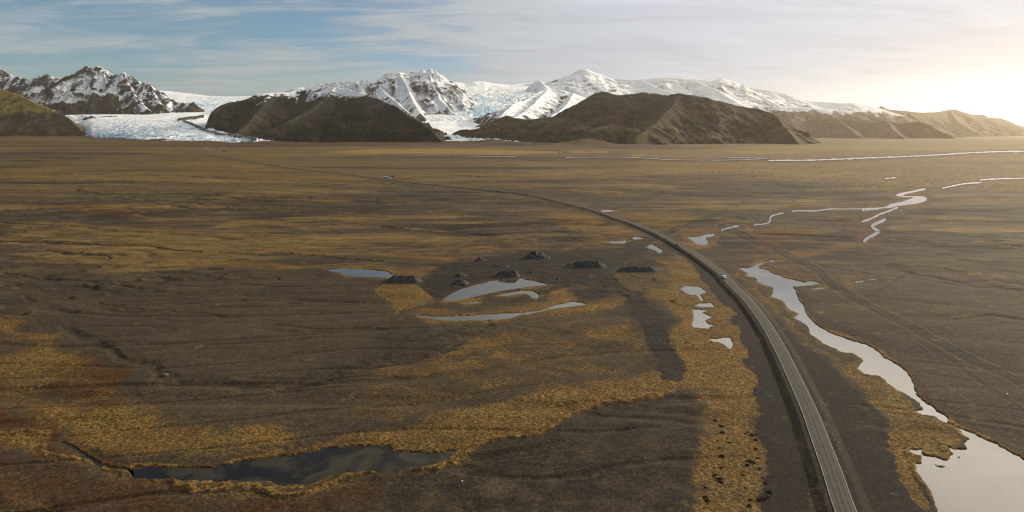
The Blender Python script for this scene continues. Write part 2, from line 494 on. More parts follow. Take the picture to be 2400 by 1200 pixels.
# ------------------------------------------------------------------ where things lie on the plain (surveyed as photo columns/rows, used only through P2W)
WATERS = {   # name: (material, outline)
 'tarn': ('TARN', [(310,1092),(350,1090),(425,1091),(500,1092),(522,1085),(575,1075),(650,1065),(725,1055),(787,1044),(825,1041),(850,1040),(917,1040),(922,1051),(965,1057),(1025,1057),(1062,1052),(1070,1057),(1050,1077),(1025,1085),(995,1094),(960,1100),(937,1106),(900,1109),(867,1105),(840,1107),(820,1109),(805,1102),(780,1109),(760,1120),(725,1135),(695,1136),(660,1140),(637,1132),(625,1129),(575,1130),(560,1130),(545,1125),(527,1130),(475,1126),(425,1126),(415,1121),(392,1120),(370,1125),(350,1124),(335,1121),(312,1119),(303,1106)]),
 'brook': ('BROOK', [(142,1033),(165,1040),(200,1060),(235,1083),(262,1092),(305,1095),(308,1108),(285,1103),(255,1097),(225,1090),(200,1074),(170,1052)]),
 'crescent_pond': ('POND', [(970,741),(982,737),(1025,739),(1075,739),(1125,736),(1175,732),(1225,731),(1262,726),(1305,712),(1345,705),(1360,707),(1380,712),(1362,715),(1330,719),(1275,728),(1237,737),(1200,744),(1150,749),(1087,751),(1050,750),(1012,746)]),
 'quarry_pond': ('POND', [(1032,705),(1045,695),(1070,679),(1100,670),(1130,662),(1167,655),(1175,657),(1200,655),(1222,651),(1250,656),(1270,661),(1285,667),(1262,670),(1225,674),(1175,682),(1125,692),(1070,704),(1045,707)]),
 'quarry_pond_2': ('POND', [(1160,694),(1182,685),(1215,680),(1247,680),(1255,685),(1272,691),(1257,699),(1245,696),(1230,687),(1200,691)]),
 'quarry_pond_3': ('POND', [(1080,710),(1100,706),(1127,702),(1122,710),(1092,712)]),
 'long_pond': ('POND', [(760,630),(810,628),(850,629),(910,634),(917,642),(965,645),(985,647),(987,650),(970,652),(935,653),(900,651),(850,649),(820,646),(800,640),(775,635)]),
 'marsh_pond': ('POND', [(1595,676),(1610,667),(1640,670),(1655,679),(1655,685),(1642,690),(1652,705),(1642,705),(1632,690),(1605,687)]),
 'marsh_pond_2': ('POND', [(1622,716),(1640,710),(1665,707),(1677,720),(1650,720)]),
 'marsh_pond_3': ('POND', [(1622,723),(1680,724),(1662,729),(1645,731),(1672,741),(1655,750),(1660,757),(1687,761),(1667,765),(1662,770),(1625,766),(1621,755),(1625,740)]),
 'marsh_pond_4': ('POND', [(1660,792),(1680,790),(1712,787),(1720,810),(1710,819),(1695,805),(1665,797)]),
 'roadside_pond': ('POND', [(1514,580),(1525,571),(1537,575),(1557,587),(1545,594),(1535,585)]),
 'roadside_pond_2': ('POND', [(1482,561),(1485,555),(1497,554),(1514,558),(1497,561)]),
 'roadside_pond_3': ('POND', [(1420,567),(1440,564),(1472,563),(1465,570),(1437,570)]),
 'crossing_pond': ('POND', [(1610,555),(1635,554),(1660,547),(1675,547),(1675,552),(1655,557),(1662,570),(1650,574),(1632,572),(1620,562)]),
 'small_pond': ('POND', [(1404,493),(1413,491),(1447,492),(1430,496),(1413,496)]),
 'small_pond_2': ('POND', [(2272,638),(2286,639),(2298,643),(2277,643)]),
 'small_pond_3': ('POND', [(1907,675),(1935,671),(1930,675),(1910,678)]),
 'river': ('RIVER', [(1837,604),(1817,609),(1795,612),(1772,617),(1765,624),(1750,626),(1727,627),(1745,635),(1752,641),(1747,646),(1772,651),(1777,662),(1800,670),(1812,674),(1810,687),(1805,696),(1832,702),(1850,725),(1872,735),(1860,744),(1885,757),(1895,767),(1897,780),(1925,802),(1950,815),(1980,826),(2000,827),(2022,844),(2015,850),(2009,862),(2025,877),(2062,882),(2087,903),(2127,928),(2153,943),(2163,955),(2143,963),(2163,973),(2183,972),(2217,992),(2247,1007),(2270,1027),(2257,1037),(2265,1050),(2240,1048),(2217,1043),(2233,1060),(2217,1075),(2190,1067),(2163,1060),(2160,1048),(2133,1052),(2130,1058),(2157,1067),(2157,1083),(2140,1080),(2147,1107),(2167,1127),(2180,1147),(2190,1177),(2200,1200),(2215,1250),(2235,1330),(2700,1330),(2700,1215),(2400,1074),(2383,1062),(2350,1043),(2300,1022),(2267,1008),(2250,1000),(2223,987),(2220,973),(2197,960),(2177,947),(2157,930),(2145,913),(2138,887),(2123,867),(2100,850),(2077,837),(2057,820),(2033,805),(2000,797),(1962,784),(1925,767),(1900,746),(1887,730),(1887,720),(1875,705),(1867,687),(1867,680),(1860,671),(1900,669),(1922,664),(1917,660),(1900,658),(1882,660),(1850,652),(1820,642),(1800,632),(1780,627),(1780,622),(1792,616),(1820,611),(1836,607)]),
 'meander': ('RIVER', [(2097,458),(2108,452),(2137,447),(2167,440),(2171,444),(2143,450),(2120,455),(2117,459),(2150,459),(2167,460),(2173,464),(2170,471),(2149,477),(2100,483),(2088,487),(2073,488),(2020,490),(1951,490),(1951,488),(2020,487),(2073,485),(2088,477),(2117,471),(2137,464),(2140,462),(2120,462)]),
}
STREAMS = {  # name: (outline row/column line, half-width in px)
 'stream': ([(2105,486),(2082,496),(2064,502),(2044,512),(2018,521)], 2.2),
 'stream_2': ([(2076,515),(2062,521),(2047,528),(2046,534),(2056,541),(2058,545),(2047,552),(2032,560),(2024,569)], 3.6),
 'stream_11': ([(2020,494),(2035,492),(2050,490.5),(2062,489)], 1.8),
 'stream_3': ([(2207,442),(2254,432),(2301,428)], 1.5),
 'stream_4': ([(2295,422),(2340,419.5),(2400,418)], 1.2),
 'stream_5': ([(2073,419),(2102,416.5)], 1.1),
 'stream_6': ([(1690,541),(1703,536),(1732,530)], 2.0),
 'stream_7': ([(1767,528),(1793,525),(1804,520),(1806,510),(1817,504),(1837,500)], 1.8),
 'stream_8': ([(1855,496),(1875,494.5),(1904,495),(1933,492),(1955,489)], 1.5),
 'stream_9': ([(2003,664),(2024,660)], 1.8),
 'stream_10': ([(2035,657.5),(2053,656)], 1.4),
 'far_river': ([(1800,377.5),(1820,377),(1900,376),(1950,374.3),(2025,371.3),(2087,369),(2150,366.2),(2187,364),(2225,362),(2262,359.2),(2325,356.6),(2400,355.2),(2600,352)], 1.3),
 'far_river_2': ([(1325,369.5),(1450,369),(1525,372),(1575,375),(1700,376),(1800,372.5)], 0.5),
 'far_river_3': ([(1675,366),(1725,370),(1790,371)], 0.5),
 'far_river_4': ([(900,364.5),(1000,365.5),(1080,366.5),(1210,368)], 0.4),
}
ROAD_LINE = [(2080,1470),(2030,1330),(1978,1200),(1950,1116),(1925,1048),(1899,977),(1871,914),(1841,850),(1815,800),(1784,750),(1752,709),(1718,675),(1696,650),(1664,625),(1629,600),(1588,576),(1542,551),(1484,527),(1437,511),(1400,497),(1353,485),(1306,473),(1269,464),(1240,458),(1100,442),(1019,434),(950,427),(887,419.5),(820,410),(730,400),(655,390.5),(580,378),(542,373),(505,366.5),(467,361),(440,357),(405,353.5)]
TRACKS = [  # (line, half width px)
 ([(2420,910),(2350,872),(2267,837),(2193,800),(2102,750),(2050,724),(1977,683),(1954,668),(1919,636),(1875,610),(1800,575),(1730,545),(1690,532)], 7),
 ([(2420,975),(2320,905),(2233,840),(2153,800)], 4),
 ([(1542,551),(1580,540),(1620,525),(1660,512),(1700,497)], 5),
 ([(1542,553),(1500,568),(1460,590),(1435,610),(1420,640),(1440,665),(1480,695),(1510,745),(1540,800),(1570,870)], 9),
 ([(2030,700),(2130,640),(2060,610),(1990,600)], 2),
 ([(1200,705),(1400,650),(1480,600),(1540,556)], 4),
]
CHANNELS = [ # old stream beds: (line, half width px, strength, grassy edge)
 ([(-40,566),(100,568),(200,571),(320,575),(400,582),(470,591)], 1.8, 1.0, 0.5),
 ([(505,592),(600,597),(700,594),(765,597),(810,604),(900,610)], 1.6, 0.9, 0.55),
 ([(150,440),(240,455),(320,470),(450,487),(600,490),(720,495)], 1.2, 0.9, 0.4),
 ([(440,465),(650,462),(850,470),(980,473)], 1.0, 0.9, 0.6),
 ([(400,470),(475,475),(520,482),(540,490)], 1.3, 0.9, 0.6),
 ([(800,497),(950,501),(1100,500),(1200,503)], 1.2, 0.9, 0.4),
 ([(-40,478),(120,486),(270,492),(350,510),(500,520),(650,522),(850,517),(1000,512)], 1.5, 0.3, 0.6),
 ([(110,585),(140,592),(220,597),(250,605)], 1.8, 0.9, 0.5),
 ([(890,527),(950,535),(1100,545),(1200,550)], 1.7, 0.9, 0.4),
 ([(225,710),(350,725),(475,732),(560,741)], 1.6, 0.5, 0.40),
 ([(560,700),(700,712),(820,705),(900,712)], 1.8, 0.5, 0.42),
 ([(640,760),(760,772),(900,768),(980,755)], 2.0, 0.5, 0.4),
 ([(1717,487),(1758,461),(1793,449)], 1.2, 0.8, 0.5),
 ([(1700,409),(1758,414),(1831,435),(1886,445)], 1.1, 0.9, 0.3),
 ([(300,640),(420,648),(540,644),(640,652)], 2.0, 0.7, 0.4),
 ([(0,640),(90,652),(200,660),(330,672)], 2.0, 0.7, 0.4),
 ([(1050,412),(1300,420),(1500,415),(1700,425)], 0.9, 0.7, 0.5),
 ([(100,405),(400,412),(700,425),(820,432)], 0.9, 0.8, 0.5),
 ([(0,525),(160,532),(300,545),(430,548),(560,560)], 1.5, 0.7, 0.45),
 ([(2130,640),(2250,660),(2330,655),(2420,668)], 2.0, 0.7, 0.3),
 ([(2100,560),(2200,575),(2300,570),(2420,580)], 1.7, 0.8, 0.4),
 ([(2230,745),(2320,738),(2420,752)], 2.4, 0.6, 0.35),
 ([(640,915),(760,890),(830,868),(900,858),(1010,830),(1150,760)], 3.4, 0.55, 0.25),
]
GRASS = [   # (amount, softness px, outline)
 (0.92, 16, [(590,1072),(650,1058),(790,1032),(850,1010),(960,990),(1100,953),(1250,912),(1400,888),(1520,878),(1600,872),(1660,870),(1640,905),(1560,922),(1450,942),(1350,968),(1250,1002),(1160,1042),(1085,1068),(1000,1092),(1060,1060),(1020,1052),(960,1055),(920,1045),(850,1036),(700,1056),(600,1076)]),
 (0.56, 40, [(800,975),(850,905),(1010,835),(1140,765),(1260,740),(1400,715),(1480,730),(1500,780),(1510,870),(1400,885),(1250,910),(1100,950),(960,985),(830,990)]),
 (0.66, 18, [(850,880),(1010,830),(1150,762),(1250,775),(1460,760),(1480,790),(1300,815),(1150,850),(1000,890),(880,930),(820,960)]),
 (0.90, 16, [(1440,700),(1500,690),(1590,650),(1540,610),(1600,592),(1650,640),(1690,690),(1725,760),(1752,830),(1765,880),(1765,960),(1785,1050),(1812,1210),(1640,1210),(1640,1100),(1655,1000),(1640,930),(1620,900),(1590,830),(1590,760),(1560,700)]),
 (0.60, 40, [(0,760),(40,740),(140,800),(230,860),(300,890),(330,930),(480,985),(700,1010),(800,1000),(640,1050),(500,1080),(380,1085),(240,1080),(190,1040),(100,1000),(-60,960),(-60,760)]),
 (0.85, 30, [(80,960),(200,930),(300,965),(460,990),(640,1015),(740,1015),(640,1048),(500,1080),(380,1083),(250,1080),(190,1040),(110,1005)]),
 (0.85, 18, [(-60,720),(0,748),(60,770),(130,815),(180,835),(140,845),(80,805),(0,775),(-60,750)]),
 (0.60, 22, [(-60,990),(40,1015),(150,1060),(310,1112),(480,1132),(690,1142),(800,1115),(940,1112),(1080,1068),(1000,1110),(800,1150),(640,1165),(450,1150),(250,1120),(100,1075),(-60,1040)]),
 (0.50, 50, [(-60,1060),(60,1110),(150,1210),(-60,1210)]),
 (0.93, 7, [(890,676),(905,668),(970,666),(1000,690),(1020,706),(960,724),(950,731),(905,706)]),
 (0.80, 12, [(950,735),(975,727),(1100,732),(1220,724),(1300,700),(1285,690),(1330,670),(1345,690),(1330,706),(1480,698),(1460,718),(1390,735),(1260,745),(1150,755),(1000,752)]),
 (0.78, 14, [(1290,590),(1380,560),(1300,520),(1290,490),(1340,492),(1480,540),(1525,555),(1480,566),(1400,580)]),
 (0.70, 16, [(1420,505),(1480,520),(1560,548),(1620,530),(1680,505),(1600,500),(1500,498)]),
 (0.82, 12, [(1590,545),(1640,540),(1690,545),(1680,575),(1640,585),(1600,570)]),
 (0.60, 14, [(1780,630),(1833,612),(1900,640),(1935,655),(1900,662),(1850,650)]),
 (0.80, 10, [(1725,625),(1745,650),(1790,690),(1850,745),(1900,800),(1950,832),(1990,860),(2005,900),(2060,970),(2090,1040),(2140,1110),(2195,1210),(2165,1210),(2115,1105),(2075,1010),(2030,940),(1985,880),(1955,835),(1890,810),(1830,745),(1780,700),(1730,650)]),
 (0.92, 8, [(1985,835),(2020,850),(2022,880),(2070,885),(2130,930),(2165,975),(2240,1010),(2265,1030),(2240,1070),(2150,1050),(2130,1060),(2150,1110),(2195,1210),(2165,1210),(2115,1105),(2075,1010),(2030,940),(1985,880)]),
 (0.55, 14, [(1940,660),(2000,640),(2060,650),(2120,640),(2060,665),(2000,672)]),
 (0.55, 30, [(480,540),(700,600),(1000,610),(1300,590),(1300,560),(1000,560),(700,555)]),
 (0.78, 9, [(520,604),(700,622),(780,622),(1000,622),(1030,627),(985,641),(920,637),(860,627),(790,627),(640,630),(540,622),(300,608)]),
 (0.62, 10, [(1700,600),(1840,590),(2000,560),(2060,570),(1960,590),(1860,606)]),
 (0.60, 14, [(1430,650),(1560,620),(1590,650),(1500,690),(1430,680)]),
]
RUST = [
 (0.42, 4, [(-60,331),(300,336),(700,339),(760,345),(500,347),(-60,346)]),
 (0.75, 24, [(130,830),(200,838),(290,868),(285,900),(220,895)]),
 (0.58, 30, [(30,800),(140,830),(280,870),(290,930),(240,1060),(200,1040),(215,960),(100,880)]),
 (0.60, 16, [(-60,940),(30,965),(160,1040),(310,1110),(150,1075),(-60,1015)]),
 (0.45, 60, [(-60,1040),(160,1100),(500,1150),(900,1130),(900,1210),(-60,1210)]),
 (0.62, 12, [(2035,800),(2150,880),(2165,920),(2230,968),(2300,1005),(2420,1062),(2420,1090),(2300,1030),(2210,975),(2150,920),(2120,870),(2060,825)]),
 (0.50, 25, [(2000,850),(2070,890),(2130,935),(2190,985),(2250,1030),(2140,1040),(2060,960)]),
 (0.55, 14, [(1040,1010),(1200,960),(1400,910),(1560,900),(1560,925),(1400,955),(1250,1005),(1120,1055)]),
 (0.52, 14, [(1560,690),(1640,660),(1700,730),(1740,800),(1690,800),(1600,800)]),
 (0.60, 10, [(1780,600),(2000,500),(2100,500),(2060,575),(2010,575),(1990,520),(1800,540),(1760,530)]),
 (0.55, 8, [(60,478),(240,485),(360,508),(300,508),(120,485)]),
 (0.55, 10, [(1810,650),(1845,655),(1880,664),(1850,672)]),
]
BLACK = [
 (0.95, 10, [(1560,572),(1640,640),(1700,712),(1745,800),(1768,860),(1770,960),(1792,1060),(1818,1210),(1945,1210),(1905,1100),(1860,950),(1800,810),(1730,705),(1655,625),(1570,570)]),
 (0.88, 14, [(1600,575),(1700,632),(1750,690),(1850,780),(1950,850),(1995,910),(2075,1020),(2165,1210),(1990,1210),(1900,950),(1850,850),(1780,740),(1710,660)]),
 (0.92, 22, [(985,662),(1020,640),(1000,618),(1100,600),(1250,588),(1400,566),(1490,560),(1520,580),(1500,600),(1430,640),(1420,660),(1480,690),(1430,702),(1350,690),(1300,680),(1290,668),(1250,652),(1150,655),(1030,703),(1000,690)]),
 (0.80, 18, [(1470,690),(1500,690),(1560,740),(1600,840),(1610,900),(1560,900),(1520,840),(1490,750)]),
 (0.50, 40, [(640,1150),(900,1122),(1080,1078),(1250,1010),(1450,948),(1560,928),(1640,965),(1650,1100),(1640,1210),(500,1210)]),  # dark gravel, deepened to carry darkening towards the frame's bottom edge
 (0.42, 26, [(900,765),(1000,756),(1140,762),(1010,832),(870,862),(760,890),(680,915),(640,912),(800,850),(900,800)]),
 (0.60, 20, [(1585,905),(1630,905),(1640,960),(1590,940)]),
 (0.55, 30, [(1650,500),(1800,505),(1780,520),(1660,535),(1600,540)]),
 (0.60, 20, [(1920,470),(2010,455),(2080,465),(2000,480)]),
 (0.62, 20, [(1900,570),(1980,525),(2020,530),(2030,560),(1950,575)]),
 (0.55, 26, [(1060,560),(1140,552),(1220,562),(1140,575)]),
 (0.55, 30, [(1280,515),(1420,520),(1430,545),(1330,560)]),
]
FIELDS = [
 (0.46, 22, [(1480,352),(1900,340),(2480,328),(2480,445),(2100,440),(1800,420),(1500,395)]),
 (0.9, 2.5, [(752,357),(830,352),(860,350),(1060,349),(1300,355),(1310,360),(1180,362),(930,361)]),
 (0.8, 1.2, [(1330,357),(1335,353),(1360,353),(1380,357),(1430,358),(1360,360)]),
 (0.8, 1.0, [(1378,353.5),(1420,355),(1432,358),(1400,358)]),
 (0.7, 1.4, [(1480,362),(1510,360),(1518,365),(1480,367)]),
 (0.75, 2.0, [(1690,355),(1760,352),(1900,356),(1890,359),(1760,361)]),
 (0.6, 3.0, [(1650,349),(1750,344),(1900,342),(2100,343),(2050,347),(1800,350)]),
 (0.6, 2.5, [(2050,349),(2250,344),(2420,343),(2420,348),(2250,350)]),
]


# ------------------------------------------------------------------ the plain
ROAD_PX = smooth_line(ROAD_LINE, 8)
ROAD_W = np.stack(P2W(ROAD_PX[:, 0], ROAD_PX[:, 1]), 1)
ROAD_H = 1.5
MORAINE = [(-60,323),(200,326),(300,329),(415,331),(500,334),(640,338),(760,340),(960,339),(1050,338),(1180,338),(1300,340),(1450,342),(1600,346)]
WATER_Z = -0.35


def layers(px, py, table):
    r = np.zeros(px.shape)
    for amt, soft, poly in table:
        if table is GRASS and soft > 10:
            soft = soft * 1.7
        s = poly_sd(px, py, poly, soft * 1.6 + 2)
        r = np.maximum(r, amt * sstep(soft, -soft * 0.6, s))
    return r


def ground(X, Y):
    """height and surface layers of the plain at world positions"""
    px0, py0 = CX + F * X / Y, HZ + F * CH / Y
    dY = Y * Y * 1.5 / (F * CH)                                   # sampling interval: drops detail finer than the mesh
    lod = lambda lam: np.clip(lam / (2.2 * dY) - 0.35, 0, 1)
    wx = 1.3 * perlin(X / 4, Y / 4, 3) * lod(4) + 5.0 * perlin(X / 24, Y / 24, 4) * lod(24)
    wy = 1.3 * perlin(X / 4, Y / 4, 5) * lod(4) + 5.0 * perlin(X / 24, Y / 24, 6) * lod(24)
    far = sstep(900, 3000, Y)
    Xw, Yw = X + wx * (1 - far), Y + wy * (1 - far)
    px, py = CX + F * Xw / Yw, HZ + F * CH / Yw
    A = {}
    wsd = np.full(X.shape, 40.0)
    wob = 1.6 * fbm(X / 2.2, Y / 2.2, 3, 11) * lod(1.5) + 1.3 * fbm(X / 9, Y / 9, 3, 12) * lod(9)
    wob = wob * np.clip(F / Y * 0.45, 0.10, 1.5) * (1 - 0.5 * sstep(500, 800, Y))
    for nm, (mat, poly) in WATERS.items():
        wsd = np.minimum(wsd, poly_sd(px0, py0, poly, 40.0))
    wsd = wsd + wob
    ssd = np.full(X.shape, 30.0)
    for nm, (ln, hw) in STREAMS.items():
        ssd = np.minimum(ssd, line_sd(px0, py0, ln, 30.0) - hw)
    rpx = line_sd(px0, py0, ROAD_LINE, 420.0)
    rd = np.full(X.shape, 400.0)
    m = (rpx < 419) & (rpx < 45 * F / Y + 12)
    rd[m] = line_sd(X[m], Y[m], ROAD_W[::2], 400.0)

    # braided channels: long, running across the view, more stretched with distance
    bx = X * 0.45 + 60 * perlin(X / 500, Y / 260, 21)
    by = Y + 50 * perlin(X / 420, Y / 300, 22)
    c1 = np.abs(perlin(bx / 300, by / 190, 31)); c2 = np.abs(perlin(bx / 90, by / 60, 32)); c3 = np.abs(perlin(bx / 34, by / 22, 33))
    def tread(lx, ly, sd, wid):
        n = perlin(bx / lx, by / ly, sd) + 0.35 * perlin(bx / lx * 2.7, by / ly * 2.7, sd + 1)
        e = max(0.035, wid / ly)
        return sstep(-e, e, n), n
    rough = sstep(-0.25, 0.45, fbm(X / 420, Y / 260, 3, 41))
    z = np.zeros(X.shape); lev = np.zeros(X.shape)
    for lx, ly, sd_, h_ in ((330, 230, 101, 1.9), (150, 95, 111, 1.2), (50, 40, 121, 0.75), (20, 16, 131, 0.42), (8, 6.5, 141, 0.24)):
        t_, n_ = tread(lx, ly, sd_, 2.0)
        k_ = lod(ly * 0.35) * (sstep(330, 700, Y) if ly > 90 else (0.35 + 0.75 * rough) * (0.22 + 0.78 * sstep(260, 470, Y)))
        z += (t_ - 0.5) * h_ * k_
        lev += (t_ - 0.5) * k_ * (0.5 if ly > 90 else 0.32)
    ch = (1 - sstep(0.015, 0.06, c1)) * 0.8 * lod(40) + (1 - sstep(0.02, 0.075, c2)) * 0.7 * lod(14) + (1 - sstep(0.03, 0.10, c3)) * 0.4 * lod(6)
    z -= ch * (0.25 + 0.7 * rough)
    z += 0.9 * fbm(bx / 160, by / 90, 3, 51) * lod(60)
    z += (0.03 + 0.10 * rough) * fbm(X / 9, Y / 6, 3, 57) * lod(8)
    knobs = sstep(0.42, 0.80, perlin(X / 13, Y / 10, 53)) * sstep(0.0, 0.5, perlin(X / 210, Y / 150, 54)) * lod(10)
    z += 1.7 * knobs * sstep(230, 330, Y) * (1 - sstep(60, 160, X))
    jx = X + (2.5 * perlin(X / 14, Y / 14, 171) + 5 * perlin(X / 45, Y / 45, 172)) * np.clip(Y / 500, 0.6, 2)
    jy = Y + (2.5 * perlin(X / 14, Y / 14, 173) + 5 * perlin(X / 45, Y / 45, 174)) * np.clip(Y / 500, 0.6, 2)
    jpx, jpy = CX + F * jx / jy, HZ + F * CH / jy
    cbed = np.zeros(X.shape); cedge = np.zeros(X.shape)
    for ln, hw, amt, ge in CHANNELS:
        d_ = line_sd(jpx, jpy, ln, 14)
        cbed = np.maximum(cbed, amt * (1 - sstep(hw * 0.4, hw * 1.3, d_)))
        e_ = line_sd(jpx, jpy + hw * 1.9, ln, 14)
        cedge = np.maximum(cedge, ge * (1 - sstep(hw * 0.3, hw * 1.6, e_)))
    z -= 0.8 * cbed
    flat = np.minimum(sstep(2, 26, np.minimum(wsd, ssd)), np.minimum(sstep(9, 40, rd), sstep(3, 10, rpx)))
    quarry = layers(px, py, BLACK[2:3])
    z *= flat * (1 - 0.75 * np.minimum(1, quarry))
    z += quarry * 0.35 * fbm(X / 7, Y / 7, 3, 55) * lod(5)
    # old river bank: dark scarp running from the middle to the lower left
    sc = line_sd(px, py, [(150,775),(230,800),(300,850),(385,882),(470,893),(560,908),(660,917),(700,910),(760,890),(830,868),(880,850),(1000,832),(1080,795),(1150,760)], 40)
    z -= 0.7 * (1 - sstep(0, 16, sc)) * lod(6)
    bank = line_sd(px, py, [(0,1008),(60,1022),(120,1045),(180,1072),(250,1104),(330,1127),(420,1130),(480,1132),(560,1136),(620,1134),(665,1146),(725,1141),(765,1127),(810,1112),(845,1112),(900,1114),(960,1106),(1020,1092),(1085,1066),(1180,1036),(1260,1004),(1380,962),(1500,930),(1580,918)], 30)
    z += (0.35 + 0.55 * sstep(220, 330, px0)) * (1 - sstep(0, 9, bank)) * (0.5 + 0.7 * np.abs(perlin(X / 5, Y / 5, 61)))
    # moraine ridges in front of the ice and the fells
    md = line_sd(px0, py0, MORAINE, 12)
    mm = 1 - sstep(0.5, 5.5, md)
    z += mm * np.clip(13 + 20 * fbm(X / 420, Y / 800, 4, 71), 0, 60) * sstep(-40, 60, px0) * (1 - sstep(1450, 1620, px0))
    z += 42 * sstep(4800, 9500, Y) * (1 - sstep(120, 560, px0))
    z += 26 * np.exp(-((px0 - 1180) / 80) ** 2 - ((py0 - 340.5) / 2.2) ** 2) + 30 * np.exp(-((px0 - 1390) / 55) ** 2 - ((py0 - 342.5) / 2.0) ** 2)

    # ---- surface layers
    rim = (1 - sstep(1, 13, wsd)) * sstep(-8, 0, wsd)
    grass = layers(px, py, GRASS)
    grass = np.maximum(grass, 0.13 * sstep(700, 350, Y))
    patch = sstep(0.25, 0.75, fbm(X / 60, Y / 38, 4, 81) + 0.25)
    clump = fbm(X / 17, Y / 12, 3, 86) * lod(10)
    grass = np.clip(grass * (0.62 + 0.30 * patch) + 0.16 * clump * sstep(0.05, 0.4, grass), 0, 1)
    grass = np.maximum(grass, rim * np.clip(0.46 + 0.5 * fbm(X / 18, Y / 14, 3, 83), 0, 0.8) * (1 - 0.7 * np.minimum(1, quarry)))
    grass = np.maximum(grass, 0.74 * (1 - sstep(1, 9, bank)))
    vein = (1 - sstep(0.02, 0.16, c2)) * sstep(-0.1, 0.5, fbm(X / 180, Y / 120, 3, 82))
    vein = np.maximum(vein, (1 - sstep(0.0, 0.07, np.abs(perlin(bx / 220 + 5, by / 80, 36)))) * sstep(-0.2, 0.4, fbm(X / 300, Y / 200, 3, 85)))
    grass = np.maximum(grass, 0.58 * vein * sstep(260, 420, Y) * lod(30))
    grass = np.maximum(grass, cedge * 1.15 * (0.7 + 0.6 * patch))
    rust = layers(px, py, RUST)
    rust = np.maximum(rust, 0.66 * (1 - sstep(1.0, 5.0, bank)))
    rust = np.maximum(rust, rim * 0.42)
    rust = np.maximum(rust, 0.6 * (1 - sstep(0.5, 7, ssd)) * sstep(420, 900, Y))
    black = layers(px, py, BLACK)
    black = np.maximum(black, 0.75 * (1 - sstep(4, 9, rd)) * (1 - 0.6 * sstep(500, 900, Y)))
    black = np.maximum(black, 0.35 * (1 - sstep(2, 14, sc)))
    black = np.maximum(black, 0.55 * ch * sstep(260, 420, Y))
    black = np.maximum(black, 0.62 * (1 - sstep(-1, 4, wsd)))
    black = np.maximum(black, 0.85 * cbed)
    grass *= (1 - 0.9 * sstep(0.5, 0.9, layers(px, py, BLACK[:2] + BLACK[3:4]))) * sstep(3.6, 5.0, rd)
    rust *= (1 - sstep(0.5, 0.9, layers(px, py, BLACK[:2])))
    tr = np.zeros(X.shape)
    for ln, hw in TRACKS:
        d = line_sd(jpx * 0.3 + px0 * 0.7, jpy * 0.3 + py0 * 0.7, ln, 40)
        rut = 1 - sstep(hw * 0.12, hw * 0.34, np.abs(d - hw * 0.62))
        tr = np.maximum(tr, np.maximum(0.48 * (1 - sstep(hw * 0.8, hw * 1.1, d)), 0.95 * rut))
        grass = np.maximum(grass, 0.42 * (1 - sstep(0.15 * hw, 0.4 * hw, np.abs(d - hw * 1.5))) * (3 < hw < 8))
    grass *= 1 - 0.85 * tr
    shoulder = sstep(3.4, 3.9, rd) * (1 - sstep(4.6, 5.6, rd))
    grass = np.maximum(grass, 0.42 * shoulder * sstep(230, 330, Y))
    # dry moss takes over far out, broken into long streaks
    fx, fy = X / 3.2, Y
    streak = fbm(fx / 420 + 0.4 * perlin(X / 900, Y / 900, 93), fy / 420, 5, 91, 0.62) * 0.7 + 0.7 * perlin(fx / 1100, fy / 1500, 92)
    moss = sstep(430, 1500, Y) * np.clip(0.56 + 0.42 * streak, 0, 1) + 0.10
    moss *= (1 - 0.8 * layers(px, py, BLACK))
    black = np.maximum(black, sstep(600, 1500, Y) * np.clip(-0.55 * streak - 0.05, 0, 0.55))
    st = np.zeros(X.shape); tw = 0.3
    lam = 520.0
    sw = 0.55 * perlin(X / 700, Y / 420, 88)
    for i in range(11):
        w = lod(lam) * (0.9 if lam > 60 else 0.75)
        st += w * perlin(X / (lam * 3.2) + sw * 1.3, Y / lam + sw, 300 + i) ; tw += w * w
        lam *= 0.55
    st = st / np.sqrt(tw) * (0.18 + 0.82 * sstep(240, 600, Y)) * (0.25 + 0.75 * flat)
    A['streak'] = np.clip(0.5 + 0.80 * st + 0.30 * lev * (0.4 + 0.6 * sstep(230, 500, Y)) * (0.25 + 0.75 * flat), 0, 1)
    field = layers(px0, py0 + 1.2 * perlin(X / 300, Y / 500, 95), FIELDS)
    rust = np.maximum(rust, 0.62 * mm * (px0 < 1650))
    z += grass * np.clip(grass, 0, 1) * 0.28 * np.abs(perlin(X / 1.5, Y / 1.5, 97)) * lod(1.6) * sstep(3, 12, wsd)
    # banks drop below the water level
    z = np.where(wsd < 3, np.minimum(z, np.clip(wsd, -4, 3) * 0.35 * np.clip(Y / 350, 0.6, 4)), z)
    emb = ROAD_H - 0.12 - np.maximum(0, rd - 4.4) / 2.0
    z = np.where((rd < 9) & (Y < 1000), np.maximum(z, emb), z)
    z = np.where((rd < 25) & (Y >= 1000), np.minimum(z, 0.2), z)
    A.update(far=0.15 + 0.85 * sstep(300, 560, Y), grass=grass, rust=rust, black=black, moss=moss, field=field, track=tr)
    return z, A, wsd


yo = [2.6]
while yo[-1] < 1015:
    yo.append(yo[-1] + min(max(0.02 * yo[-1], 0.35), 1.6))
while yo[-1] < 2200:
    yo.append(yo[-1] * 1.012)
GY = F * CH / np.array(yo)
GC = np.arange(-420, 2822, 2.3)
gpx, gY = np.meshgrid(GC, GY)
gX = (gpx - CX) * gY / F
gz, gA, gW = ground(gX, gY)
nr, nc = gX.shape
co = np.stack([gX, gY, gz], -1).reshape(-1, 3)
faces = grid_faces(nr, nc)
